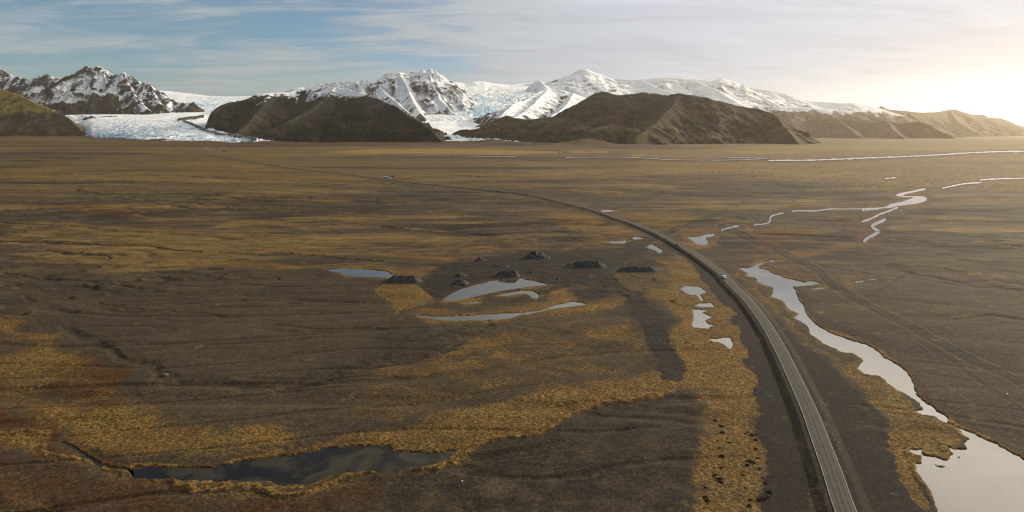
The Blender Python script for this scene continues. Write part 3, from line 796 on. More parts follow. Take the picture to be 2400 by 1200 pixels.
# the plain goes on all round, below the surveyed part
bx, by = np.meshgrid(np.linspace(-66000, 66000, 23), np.linspace(-20000, 56000, 15))
base = np.stack([bx, by, np.full(bx.shape, -9.0)], -1).reshape(-1, 3)
bf = grid_faces(*bx.shape) + len(co)
att = {k: np.concatenate([v.ravel(), np.full(len(base), 0.5 if k == 'streak' else 0.0)]) for k, v in gA.items()}
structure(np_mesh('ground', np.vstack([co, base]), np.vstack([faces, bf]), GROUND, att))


def ground_z(x, y):
    return float(ground(np.array([x]), np.array([y]))[0][0])


# ------------------------------------------------------------------ water
for nm, (mat, poly) in WATERS.items():
    P = np.array(poly, float)
    pyy = HZ + F * CH / gY
    m = (gpx > P[:, 0].min() - 8) & (gpx < P[:, 0].max() + 8) & (pyy > P[:, 1].min() - 6) & (pyy < P[:, 1].max() + 6)
    sdw = np.full(gX.shape, 99.0)
    sdw[m] = poly_sd(gpx[m], pyy[m], poly, 40.0)
    f = grid_faces(nr, nc, sdw < 4.5)
    c2, f2, _ = compact(np.stack([gX, gY, np.full(gX.shape, WATER_Z)], -1).reshape(-1, 3), f)
    kind = 'river' if nm in ('river', 'meander', 'side_pool') else ('brook' if nm == 'brook' else 'pond')
    structure(np_mesh(kind, c2, f2, globals()[mat]))
for nm, (ln, hw) in STREAMS.items():
    L = smooth_line(ln, 14)
    T = np.gradient(L, axis=0); T /= np.linalg.norm(T, axis=1)[:, None] + 1e-9
    Nn = np.stack([-T[:, 1], T[:, 0]], 1)
    k = np.arange(len(L)) * 0.55
    w1 = hw * np.clip(1 + 0.9 * fbm(k, k * 0 + len(ln), 3, 7), 0.25, 2)[:, None]
    w2 = hw * np.clip(1 + 0.9 * fbm(k, k * 0 + 9.5 + hw, 3, 8), 0.25, 2)[:, None]
    if 'far' not in nm:
        w1[[0, -1]] *= 0.2; w2[[0, -1]] *= 0.2
    E = np.stack([L + Nn * w1, L - Nn * w2], 1).reshape(-1, 2)
    x, y = P2W(E[:, 0], E[:, 1])
    zz = 0.3 if 'far' not in nm else 1.2
    structure(np_mesh('stream', np.stack([x, y, np.full(len(x), zz)], 1), grid_faces(len(L), 2), MELT if 'far' in nm else RIVER))

# ------------------------------------------------------------------ road
RC = smooth_line(ROAD_W[::8], 24)
T = np.gradient(RC, axis=0); T /= np.linalg.norm(T, axis=1)[:, None]
RN = np.stack([T[:, 1], -T[:, 0]], 1)
NS = 9
off = np.linspace(-1, 1, NS)
half = 2.85
rz = ROAD_H + 0.06 + np.clip((RC[:, 1] - 700) / 2500, 0, 1.5)
pts = RC[:, None, :] + RN[:, None, :] * (off * half)[None, :, None]
crown = 0.10 * (1 - off ** 2)
rc = np.concatenate([pts, (rz[:, None] + crown[None, :])[..., None]], -1).reshape(-1, 3)
road = structure(np_mesh('road', rc, grid_faces(len(RC), NS), ROAD, {'across': np.tile(off, len(RC))}))
near = RC[:, 1] < 480
for s in (-1, 1):
    o2 = np.array([-0.07, 0.07]) + s * (half - 0.22)
    p2 = RC[near][:, None, :] + RN[near][:, None, :] * o2[None, :, None]
    c2 = np.concatenate([p2, np.broadcast_to((rz[near][:, None] + 0.035)[..., None], (near.sum(), 2, 1))], -1).reshape(-1, 3)
    structure(np_mesh('edge_line', c2, grid_faces(int(near.sum()), 2), PAINT, parent=road))


# ------------------------------------------------------------------ mountains: ridge networks with real distances, slopes falling from them
def ridge_field(X, Y, ridges):
    """highest surface of slopes falling away from ridge lines; also distance to and position along the winning ridge"""
    best = np.full(X.shape, -1e4); bd = np.full(X.shape, 1e4); bs = np.zeros(X.shape)
    for ri, (k, pts) in enumerate(ridges):
        s0 = 700.0 * ri
        W3 = [((px - CX) * y * 1000 / F, y * 1000, CH + (HZ - py) * y * 1000 / F) for px, py, y in pts]
        for a, b in zip(W3[:-1], W3[1:]):
            d, t = seg_dist(X, Y, a[0], a[1], b[0], b[1])
            L = math.hypot(b[0] - a[0], b[1] - a[1])
            zz = a[2] + t * (b[2] - a[2]) - k * d / (1 + d / 9000.0)
            m = zz > best
            best = np.where(m, zz, best); bd = np.where(m, d, bd); bs = np.where(m, s0 + t * L, bs)
            s0 += L
    return best, bd, bs


def mountain(name, mat, ridges, xr, yr, snow, veg, rough=(60, 300), gully=(0.22, 260), nrow=240, step=1.8, seed=0, cliff=0.0, silh=10.0, patchy=0.9, floor=-25, hol=0.22, left=None):
    px, Yk = np.meshgrid(np.arange(xr[0], xr[1], step), np.linspace(yr[0], yr[1], nrow) * 1000)
    X = (px - CX) * Yk / F
    wx = 70 * fbm(X / 500, Yk / 500, 3, seed + 1); wy = 70 * fbm(X / 500, Yk / 500, 3, seed + 2)
    z, d, s = ridge_field(X, Yk, ridges)
    w = np.clip(d / 900, 0.12, 1.0) * 2.2
    z, d, s = ridge_field(X + wx * w, Yk + wy * w, ridges)
    ramp = sstep(0, 500, d)
    gl = gully[1]
    q = s + wx * 1.2
    g = 0.55 * np.abs(perlin(q / gl, d / (gl * 5), seed + 3)) + 0.3 * np.abs(perlin(q / (gl * 0.42), d / (gl * 2.4), seed + 4)) + 0.15 * np.abs(perlin(q / (gl * 0.2), d / gl, seed + 5))
    amp = np.minimum(d * gully[0], gl * 0.75)
    z = z + amp * (g - 0.32) * 2.1
    n = ridged((X + wx) / rough[1], (Yk + wy) / rough[1], 5, seed + 6) - 0.55
    z = z + n * rough[0] * (0.25 + ramp)
    z += silh * fbm(X / 90, Yk / 90, 3, seed + 7)
    if cliff:
        stp = cliff
        zt = np.floor(z / stp) * stp + stp * sstep(0.25, 0.75, z / stp - np.floor(z / stp))
        z = z * 0.45 + zt * 0.55
    if left:
        scr = HZ - (z - CH) * F / Yk
        lim = np.interp(scr, [p[1] for p in left], [p[0] for p in left]) + 5 * fbm(Yk / 150, z / 60, 3, seed + 11)
        z = z - 1200 * sstep(0, 55, lim - px)
    gy, gx = np.gradient(z)
    dxm = np.gradient(X, axis=1); dym = np.gradient(Yk, axis=0)
    slope = np.hypot(gx / dxm, gy / dym)
    nz = fbm(X / 330, Yk / 330, 4, seed + 8)
    line, width, steep = snow
    hollow = -(n * 1.2) + (0.30 - g) * 2.6
    sn = sstep(line - width, line + width, z + 110 * nz) * patchy
    sn = sn - steep * sstep(0.55, 1.25, slope) * sn + hol * hollow * sstep(line - 2 * width, line, z)
    vline, vwid, vamt = veg
    vr = sstep(vline - vwid, vline + vwid, z + 60 * nz)
    vg = (vamt * (1 - vr) if vamt >= 0 else -vamt * vr) * (1 - 0.55 * sstep(0.5, 1.1, slope)) + 0.15 * nz
    co = np.stack([X, Yk, z], -1).reshape(-1, 3)
    f = grid_faces(*X.shape, keep=z > floor)
    co, f, at = compact(co, f, {'snow': np.clip(sn, 0, 1), 'veg': np.clip(vg, 0, 1)})
    return structure(np_mesh(name, co, f, mat, at))


# far left: grassy hill in front, jagged rock behind it
mountain('hill', HILL, [(0.80, [(-420,120,11.2),(-150,175,10.8),(0,207,10.4),(50,225,10.2),(82,240,10.05),(107,250,9.9),(135,265,9.75),(160,276,9.6),(185,301,9.35),(197,310,9.25),(215,319,9.1)])],
         (-420, 240), (8.3, 12.4), (1500, 100, 0.5), (400, 130, -1.0), rough=(45, 260), gully=(0.20, 170), nrow=220, seed=100, silh=6)
mountain('rocky_mountain', ROCK, [
    (0.95, [(-420,150,13.6),(-100,172,13.4),(0,161,13.2),(10,167,13.2),(19,175,13.2),(58,184,13.1),(82,185,13.0),(95,177,13.0),(108,173,13.0),(118,179,13),(135,184,13),(155,181,13),(172,186,13),(190,178,13),(194,157,13),(200,154,13),(215,160,13),(230,154,13),(240,158,13),(250,165,13),(265,174,13),(280,174,13),(290,170,12.9),(305,178,12.9),(315,184,12.9),(322,190,12.8),(338,193,12.8),(352,196,12.8),(360,207,12.8),(370,213,12.7),(385,223,12.7),(400,233,12.6),(413,239,12.6),(455,241,12.6)]),
    (1.0, [(200,156,13),(215,190,12.75),(232,215,12.5),(262,245,12.15),(285,262,11.9)]),
    (1.0, [(290,171,12.9),(300,198,12.6),(318,225,12.3),(350,258,11.95)]),
    (1.0, [(118,178,13),(135,205,12.7),(160,232,12.3),(190,262,11.8)]),
    (1.0, [(38,178,13.2),(50,205,12.8),(90,238,12.2),(150,270,11.4)]),
    (1.0, [(352,196,12.8),(365,225,12.5),(380,250,12.2)]),
    (0.9, [(240,160,13),(255,205,12.6),(280,235,12.3)]),
    (1.1, [(400,233,12.6),(370,268,11.9),(300,271,11.4),(200,274,11.0)])],
    (-420, 500), (10.4, 14.6), (640, 240, 0.6), (520, 160, 0.55), rough=(110, 340), gully=(0.36, 200), nrow=360, seed=140, silh=30, patchy=0.68, hol=0.8)

# dark fell in the middle, with its snow-dusted shoulders
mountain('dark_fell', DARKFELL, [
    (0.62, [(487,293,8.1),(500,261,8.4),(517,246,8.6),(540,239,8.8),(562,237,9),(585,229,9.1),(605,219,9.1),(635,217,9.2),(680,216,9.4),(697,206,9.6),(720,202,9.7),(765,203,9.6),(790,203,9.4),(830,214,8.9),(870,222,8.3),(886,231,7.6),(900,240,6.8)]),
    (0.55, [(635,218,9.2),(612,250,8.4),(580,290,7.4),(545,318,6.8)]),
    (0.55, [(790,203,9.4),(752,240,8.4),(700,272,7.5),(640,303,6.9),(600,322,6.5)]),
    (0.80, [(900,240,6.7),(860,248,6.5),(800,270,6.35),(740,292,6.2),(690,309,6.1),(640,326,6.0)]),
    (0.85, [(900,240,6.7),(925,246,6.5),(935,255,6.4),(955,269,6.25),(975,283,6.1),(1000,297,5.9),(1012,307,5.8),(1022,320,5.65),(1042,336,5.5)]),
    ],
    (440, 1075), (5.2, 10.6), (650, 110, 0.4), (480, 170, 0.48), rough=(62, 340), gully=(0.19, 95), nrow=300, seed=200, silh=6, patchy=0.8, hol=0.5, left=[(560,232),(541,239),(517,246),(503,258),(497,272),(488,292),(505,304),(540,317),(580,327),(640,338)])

# white massif behind it
mountain('snowy_peak', SNOWROCK, [
    (0.85, [(560,236,13.5),(640,222,13.3),(690,207,13.2),(755,196,13.1),(790,191,13),(835,189,13),(855,187,13),(885,190,13),(892,186,13),(905,172,13),(920,169,13),(937,170,13),(950,171,13.2),(960,168,13.3),(980,167,13.3),(992,164,13.2),(997,171,13.2),(1007,161,13.1),(1022,167,13.1),(1027,178,13.1),(1037,190,13.1),(1047,194,13.2),(1075,215,13.0),(1105,255,12.6)]),
    (0.9, [(937,170,13),(950,195,12.5),(962,225,11.9),(980,255,11.2),(1000,290,10.4)]),
    (0.9, [(1007,163,13.1),(1012,195,12.6),(1030,230,12.1),(1060,262,11.6),(1085,282,11.2)]),
    (0.9, [(1027,178,13.1),(1055,208,12.7),(1078,230,12.4),(1096,262,11.9)]),
    (0.9, [(885,191,12.9),(905,220,12.0),(930,240,11.2),(965,268,10.5),(995,296,9.8)]),
    (0.9, [(835,190,12.9),(850,215,12.1),(875,232,11.4)]),
    (0.9, [(755,197,13),(720,212,12.3),(700,222,11.6)])],
    (520, 1150), (8.9, 14.6), (440, 130, 0.6), (0, 50, 0.0), rough=(80, 420), gully=(0.26, 260), nrow=330, seed=300, silh=14, patchy=1.15, hol=0.45)

# the great ice-capped massif on the right and its tail along the coast
mountain('ice_capped_massif', SNOWROCK, [
    (0.50, [(1235,196,18.4),(1280,195,17.8),(1305,190,17.6),(1325,178,17.5),(1342,174,17.5),(1352,166,17.5),(1365,161,17.5),(1377,162,17.5),(1385,167,17.5),(1405,172,17.4),(1411,177,17.4),(1416,181,17.4),(1450,185,17.2),(1500,186,17),(1550,182,16.8),(1575,181,16.7),(1612,184,16.5),(1650,187,16.4),(1675,189,16.3),(1683,184,16.3),(1690,183,16.3),(1717,190,16.2),(1727,200,16.1),(1750,204,16),(1800,211,15.8),(1842,220,15.6),(1862,226,15.5),(1900,237,15.3),(1937,239,15.2),(1975,241,15),(1995,240,15),(2025,245,15),(2062,252,15)]),
    (0.9, [(1365,162,17.5),(1330,190,16.9),(1305,200,16.4)]),
    (0.9, [(1405,172,17.4),(1418,195,16.6),(1440,215,15.8)]),
    (0.8, [(1690,183,16.3),(1700,200,15.8)]),
    (0.45, [(1500,186,17),(1540,205,15.6),(1600,226,14.2)]),
    (0.45, [(1612,184,16.5),(1680,210,15),(1720,235,13.9)]),
    (0.45, [(1750,204,16),(1790,228,14.8),(1830,250,13.9)]),
    (0.75, [(1830,252,13.6),(1880,251,13.6),(1930,254,13.7),(1975,258,13.8),(2020,260,13.9),(2062,262,14)]),
    (0.8, [(1257,189,16),(1263,188,16),(1275,198,15.6)])],
    (1090, 2330), (9.6, 20.5), (600, 110, 0.42), (330, 180, 0.35), rough=(60, 700), gully=(0.10, 480), nrow=380, seed=400, silh=5, patchy=1.15)
mountain('snowy_knolls', SNOWROCK, [
    (0.55, [(1148,292,8.2),(1165,280,8.6),(1182,262,9.2),(1210,239,10.2),(1230,236,10.6),(1255,220,11.2),(1285,205,11.8),(1300,208,11.8),(1335,215,11.8),(1370,230,11.6),(1400,222,12.2),(1450,214,12.8)]),
    (0.55, [(1285,206,11.8),(1262,232,10.6),(1230,262,9.4),(1200,278,8.7)]),
    (0.55, [(1345,217,11.7),(1330,243,10.4),(1310,262,9.4),(1290,272,8.8)]),
    (0.55, [(1400,222,12.2),(1390,240,10.8),(1370,256,9.8)])],
    (1110, 1500), (7.6, 13.6), (300, 120, 0.72), (250, 120, 0.8), rough=(75, 420), gully=(0.24, 230), nrow=240, seed=450, silh=12, patchy=0.98)

# brown fell on the right
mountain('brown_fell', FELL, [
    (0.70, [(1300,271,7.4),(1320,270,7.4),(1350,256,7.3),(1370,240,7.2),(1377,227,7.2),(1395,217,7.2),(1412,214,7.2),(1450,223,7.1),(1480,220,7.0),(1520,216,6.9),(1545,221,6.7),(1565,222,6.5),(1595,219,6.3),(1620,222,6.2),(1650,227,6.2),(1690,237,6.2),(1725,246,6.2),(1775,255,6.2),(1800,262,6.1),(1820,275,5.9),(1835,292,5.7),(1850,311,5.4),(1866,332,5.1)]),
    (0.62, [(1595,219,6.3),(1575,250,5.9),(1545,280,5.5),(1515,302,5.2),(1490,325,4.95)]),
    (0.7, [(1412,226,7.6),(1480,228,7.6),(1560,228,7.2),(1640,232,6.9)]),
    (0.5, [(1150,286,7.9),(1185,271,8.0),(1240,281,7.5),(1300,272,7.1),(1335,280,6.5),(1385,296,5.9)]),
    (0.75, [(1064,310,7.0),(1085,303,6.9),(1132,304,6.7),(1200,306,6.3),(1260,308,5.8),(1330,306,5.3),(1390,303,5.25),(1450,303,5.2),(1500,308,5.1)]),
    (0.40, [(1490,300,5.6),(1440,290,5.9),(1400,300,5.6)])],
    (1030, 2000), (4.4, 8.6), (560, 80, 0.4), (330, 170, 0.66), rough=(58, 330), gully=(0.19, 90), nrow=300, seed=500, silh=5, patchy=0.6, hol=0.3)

# hazy coast hills
mountain('coast_hill', FELL, [
    (0.8, [(1960,262,15.2),(2000,256,15.4),(2032,250,15.5),(2062,252,15.6),(2066,248,15.6),(2070,253,15.6),(2087,257,15.8),(2125,260,16.2),(2162,264,16.8),(2200,262,17.5),(2225,257,18),(2240,256,18.2),(2262,264,18.6),(2280,269,19),(2305,269,19.4),(2312,275,19.5),(2345,277,20),(2360,282,20.4),(2380,292,21),(2420,302,22),(2480,309,23)]),
    (0.7, [(2225,258,18),(2245,285,16.6),(2290,310,15.4)]),
    (0.7, [(2125,261,16.2),(2160,285,15),(2200,305,14.0)])],
    (1930, 2540), (11.5, 24.5), (900, 120, 0.4), (300, 150, 0.5), rough=(60, 500), gully=(0.18, 320), nrow=260, seed=600, silh=8)
mountain('coast_hill', FELL, [
    (0.8, [(1830,292,12.0),(1900,280,12.4),(1960,276,12.4),(2020,285,12),(2050,286,11.8),(2078,282,11.6),(2107,289,11.4),(2122,287,11.3),(2157,285,11.1),(2180,292,11),(2200,305,10.8),(2230,318,10.5)]),
    (0.7, [(2078,282,11.6),(2090,300,10.9),(2110,316,10.2)]),
    (0.7, [(1960,276,12.4),(1990,300,11.3),(2010,315,10.6)])],
    (1800, 2260), (9.2, 13.8), (1200, 120, 0.4), (300, 150, 0.6), rough=(42, 330), gully=(0.20, 230), nrow=220, seed=640, silh=5)


# ------------------------------------------------------------------ glaciers
def glacier(xr, step, front, prof, nrow, seed, ice_at, debris_lines, top_px, right=None):
    """front: (px, km, py) along the snout; prof: (km, py) up the ice; top_px: skyline (px, py) of the upper edge"""
    cols = np.arange(xr[0], xr[1], step)
    fk = np.interp(cols, [p[0] for p in front], [p[1] for p in front])
    fy = np.interp(cols, [p[0] for p in front], [p[2] for p in front])
    ty = np.interp(cols, [p[0] for p in top_px], [p[1] for p in top_px])
    t = np.linspace(0, 1, nrow)[:, None] ** 1.35
    last = prof[-1][0]
    Yk = fk[None, :] - 0.35 + (last + 2.0 - fk[None, :] + 0.35) * t
    px = np.broadcast_to(cols, Yk.shape)
    py = np.zeros(Yk.shape)
    for j in range(len(cols)):
        ks = [fk[j] - 0.4, fk[j]] + [p[0] for p in prof if p[0] > fk[j] + 0.6] + [last + 2.1]
        zs = [-60, CH + (HZ - fy[j]) * fk[j] * 1000 / F] + [CH + (HZ - (p[1] if p[0] < last else ty[j])) * p[0] * 1000 / F for p in prof if p[0] > fk[j] + 0.6]
        zs.append(zs[-1] - 60)
        py[:, j] = np.interp(Yk[:, j], ks, zs)
    z = py
    Ym = Yk * 1000
    X = (px - CX) * Ym / F
    steep = np.clip(np.gradient(z, axis=0) / np.gradient(Ym, axis=0), 0, 1)
    q = X + 160 * fbm(X / 700, Ym / 700, 3, seed)
    cre = ridged(q / 260, Ym / 120, 4, seed + 1, 0.6) - 0.5
    icy = np.zeros(z.shape)
    scr = HZ - (z - CH) * F / Ym
    for cx_, cy_, rx, ry, a in ice_at:
        icy = np.maximum(icy, a * np.exp(-((px - cx_) / rx) ** 2 - ((scr - cy_) / ry) ** 2))
    snout = 1 - sstep(0, 1.6, Yk - fk[None, :])
    z = z + cre * (12 + 60 * np.maximum(icy, 0.9 * sstep(0.10, 0.22, steep)) + 40 * snout) + 18 * fbm(X / 900, Ym / 900, 3, seed + 5)
    ice = 0.10 + 0.62 * icy + 0.35 * snout + 0.30 * sstep(0.10, 0.25, steep) - 0.5 * cre
    deb = np.zeros(z.shape)
    for ln, hw, a in debris_lines:
        deb = np.maximum(deb, a * (1 - sstep(hw * 0.5, hw * 1.3, line_sd(px, scr, ln, 30))))
    z = z + 25 * deb
    if right:
        lim = np.interp(scr, [p[1] for p in right], [p[0] for p in right])
        z = z - 160 * sstep(0, 45, px - lim)
        deb = np.maximum(deb, 0.45 * sstep(-16, 4, px - lim + 8 * fbm(X / 90, Ym / 90, 3, seed + 8)))
    deb = np.maximum(deb, 0.38 * (1 - sstep(0, 0.5, Yk - fk[None, :])))
    co = np.stack([X, Ym, z], -1).reshape(-1, 3)
    co, f, at = compact(co, grid_faces(*z.shape), {'ice': np.clip(ice, 0, 1), 'debris': np.clip(deb, 0, 1)})
    return structure(np_mesh('glacier', co, f, ICE, at))


glacier((120, 720), 1.8, [(120,9.8,322),(190,9.4,322),(215,8.6,323),(300,7.3,328),(380,6.6,332),(440,6.3,333),(520,6.0,335),(600,5.7,336),(665,5.5,338),(720,5.4,341)],
        [(11.5,271),(13.2,258),(14.3,246),(15.5,236),(17.0,226),(20.0,216)], 340, 700,
        [(350,300,90,14,0.6),(430,300,50,10,0.7),(480,245,60,9,0.7),(545,238,50,6,0.6),(300,318,160,5,0.5)],
        [([(420,282),(440,279),(460,278),(476,275)], 3.5, 0.95), ([(430,284),(440,290),(470,302),(510,315),(560,326),(600,331)], 2.6, 0.8), ([(490,300),(530,315),(580,328)], 2.0, 0.4)],
        [(120,205),(370,211),(440,219),(490,225),(530,230),(572,232),(720,236)], right=[(600,225),(580,232),(515,255),(500,268),(486,292),(515,307),(575,325),(668,338.5)])
glacier((960, 1340), 1.8, [(960,6.6,336),(1030,6.1,337),(1075,5.9,338),(1130,5.75,338.5),(1200,5.6,338.5),(1265,5.5,339),(1340,5.4,341)],
        [(7.4,312),(8.6,300),(9.6,291),(10.6,284),(11.6,268),(12.6,252),(13.8,238),(15.2,220),(16.6,208),(19.5,194)], 340, 760,
        [(1130,262,45,22,0.95),(1110,240,50,14,0.6),(1190,240,30,14,0.6),(1110,325,60,8,0.5)],
        [([(1070,322),(1100,328),(1130,333)], 2, 0.35)],
        [(960,196),(1050,192),(1070,192),(1090,196),(1112,191),(1135,191),(1150,195),(1195,199),(1225,196),(1250,193),(1340,190)])


# ------------------------------------------------------------------ things
GRAVEL_DARK = plain("dark_gravel", (0.030, 0.028, 0.026), 0.95, spread=0.4, scale=1.2)
rng = random.Random(5)


def pile(label, x0, x1, yb, yt, ridge=0.0, peaks=((0, 1.0),), depth=1.0, seed=0):
    """heap of loose gravel: footprint x0..x1, foot at row yb, top at row yt; peaks: (place along the heap, relative height)"""
    _, Yf = P2W(0, yb)
    wid = (x1 - x0) * Yf / F
    H = (yb - yt) / (F / Yf + 1.25 * F * CH / Yf ** 2) * 1.1
    dep = max(2.7 * H, 0.42 * wid) * depth
    cy = Yf + dep * 0.5
    cx = ((x0 + x1) / 2 - CX) * Yf / F
    nx, ny = 64, 40
    u, v = np.meshgrid(np.linspace(-1, 1, nx), np.linspace(-1, 1, ny))
    z = np.full(u.shape, -1.0)
    for p, h in peaks:
        a = 1.0 - abs(p)
        r = ridge * a
        uu = np.maximum(0, np.abs(u - p) - r) / max(1e-3, (a - r) if len(peaks) > 1 else (1 - r))
        z = np.maximum(z, h * (1 - np.sqrt(uu ** 2 + v ** 2)))
    X, Y = u * wid / 2, v * dep / 2
    g = np.abs(perlin((X + 0.3 * Y) / 1.3, Y / 4.0, seed + 40))
    z = H * (z - 0.10 * g * np.clip(z * 4, 0, 1) + 0.14 * fbm(X / 4.0, Y / 4.0, 4, seed) * np.clip(z * 3 + 0.2, 0, 1))
    z += 0.06 * fbm(X / 0.7, Y / 0.7, 2, seed + 9)
    co, f, _ = compact(np.stack([X, Y, np.maximum(z, -0.5)], -1).reshape(-1, 3), grid_faces(ny, nx, z > -0.45))
    o = np_mesh('gravel_pile', co, f, GRAVEL_DARK)
    o.location = (cx, cy, ground_z(cx, cy) - 0.05)
    return tag(o, label, 'gravel pile', 'gravel piles in the quarry')


pile("wide flat topped dark gravel pile standing at the end of the long pond", 895, 988, 665, 647, 0.52, seed=1)
pile("small pointed dark gravel cone standing alone at the far edge of the quarry", 1109, 1139, 612, 602, 0.0, seed=2)
pile("tiny dark gravel heap just left of the lone far cone", 1077, 1088, 616, 612, 0.0, seed=3)
pile("small pointed gravel pile behind the lower one, left of the quarry pond", 1064, 1094, 649, 638, 0.0, ((-0.2, 1.0), (0.5, 0.4)), seed=4)
pile("low grey gravel pile at the left end of the quarry pond shore", 1059, 1099, 669, 655, 0.1, ((-0.2, 1.0), (0.3, 0.7)), seed=5)
pile("broad rounded dark gravel pile on the far shore of the quarry pond", 1158, 1220, 652, 634, 0.45, ((-0.25, 0.85), (0.2, 1.0)), seed=6)
pile("big double humped black gravel pile farthest right at the back of the quarry", 1230, 1292, 608, 590, 0.2, ((-0.3, 1.0), (0.25, 0.75), (0.7, 0.4)), seed=7)
pile("long black gravel ridge with a steep dark face beside the quarry track", 1318, 1425, 628, 612, 0.5, ((-0.3, 0.6), (0.15, 1.0), (0.6, 0.55)), 0.8, seed=8)
pile("long low gravel bank nearest the road, ragged along its top", 1450, 1548, 641, 627, 0.5, ((-0.5, 0.8), (0.0, 1.0), (0.4, 0.8)), 0.8, seed=9)
pile("tiny dark gravel heap alone right of the quarry pond", 1303, 1314, 656, 650, 0.1, seed=10)
pile("flat scattered gravel heap in the middle of the quarry floor", 1155, 1195, 626, 621, 0.4, ((-0.4, 1.0), (0.3, 0.7)), seed=11)
pile("small gravel mound behind the broad pile on the pond shore", 1236, 1252, 640, 635, 0.2, seed=12)

# --- cars
WHITE_PAINT = plain("white_car_paint", (0.78, 0.79, 0.80), 0.25, spread=0.03)
RED_PAINT = plain("dull_red_car_paint", (0.26, 0.09, 0.075), 0.3, spread=0.05)
DARK_PAINT = plain("dark_car_paint", (0.03, 0.032, 0.036), 0.3, spread=0.05)
GLASS = plain("car_glass", (0.015, 0.018, 0.02), 0.05, spread=0.1)
RUBBER = plain("tyre_rubber", (0.02, 0.02, 0.02), 0.8)
ALLOY = plain("wheel_metal", (0.45, 0.45, 0.46), 0.35, 0.8)
LAMP = plain("lamp_lens", (0.75, 0.75, 0.72), 0.1, spread=0.02)
TAIL = plain("tail_lamp_lens", (0.35, 0.02, 0.02), 0.15, spread=0.02)


def bm_obj(name, bm, mat, parent=None, smooth=False):
    me = bpy.data.meshes.new(name)
    bmesh.ops.recalc_face_normals(bm, faces=bm.faces[:])
    bm.to_mesh(me); bm.free()
    me.materials.append(mat)
    if smooth:
        me.polygons.foreach_set('use_smooth', [True] * len(me.polygons))
    o = bpy.data.objects.new(name, me); COL.objects.link(o)
    if parent: o.parent = parent
    return o


def box(bm, c, s, bevel=0.0):
    r = bmesh.ops.create_cube(bm, size=1.0, matrix=Matrix.Translation(c) @ Matrix.Diagonal((*s, 1)))
    if bevel:
        es = list({e for v in r['verts'] for e in v.link_edges})
        bmesh.ops.bevel(bm, geom=es, offset=bevel, segments=2, affect='EDGES', profile=0.5)


def loft(bm, sections):
    """closed rings of equal length joined into one skin with end caps"""
    rings = [[bm.verts.new(p) for p in s] for s in sections]
    for a, b in zip(rings[:-1], rings[1:]):
        for i in range(len(a)):
            bm.faces.new((a[i], a[(i + 1) % len(a)], b[(i + 1) % len(a)], b[i]))
    bm.faces.new(rings[0][::-1]); bm.faces.new(rings[-1])


def empty(name, loc, rz=0.0):
    o = bpy.data.objects.new(name, None)
    o.location = loc; o.rotation_euler = (0, 0, rz); o.empty_display_size = 0.5
    COL.objects.link(o)
    return o


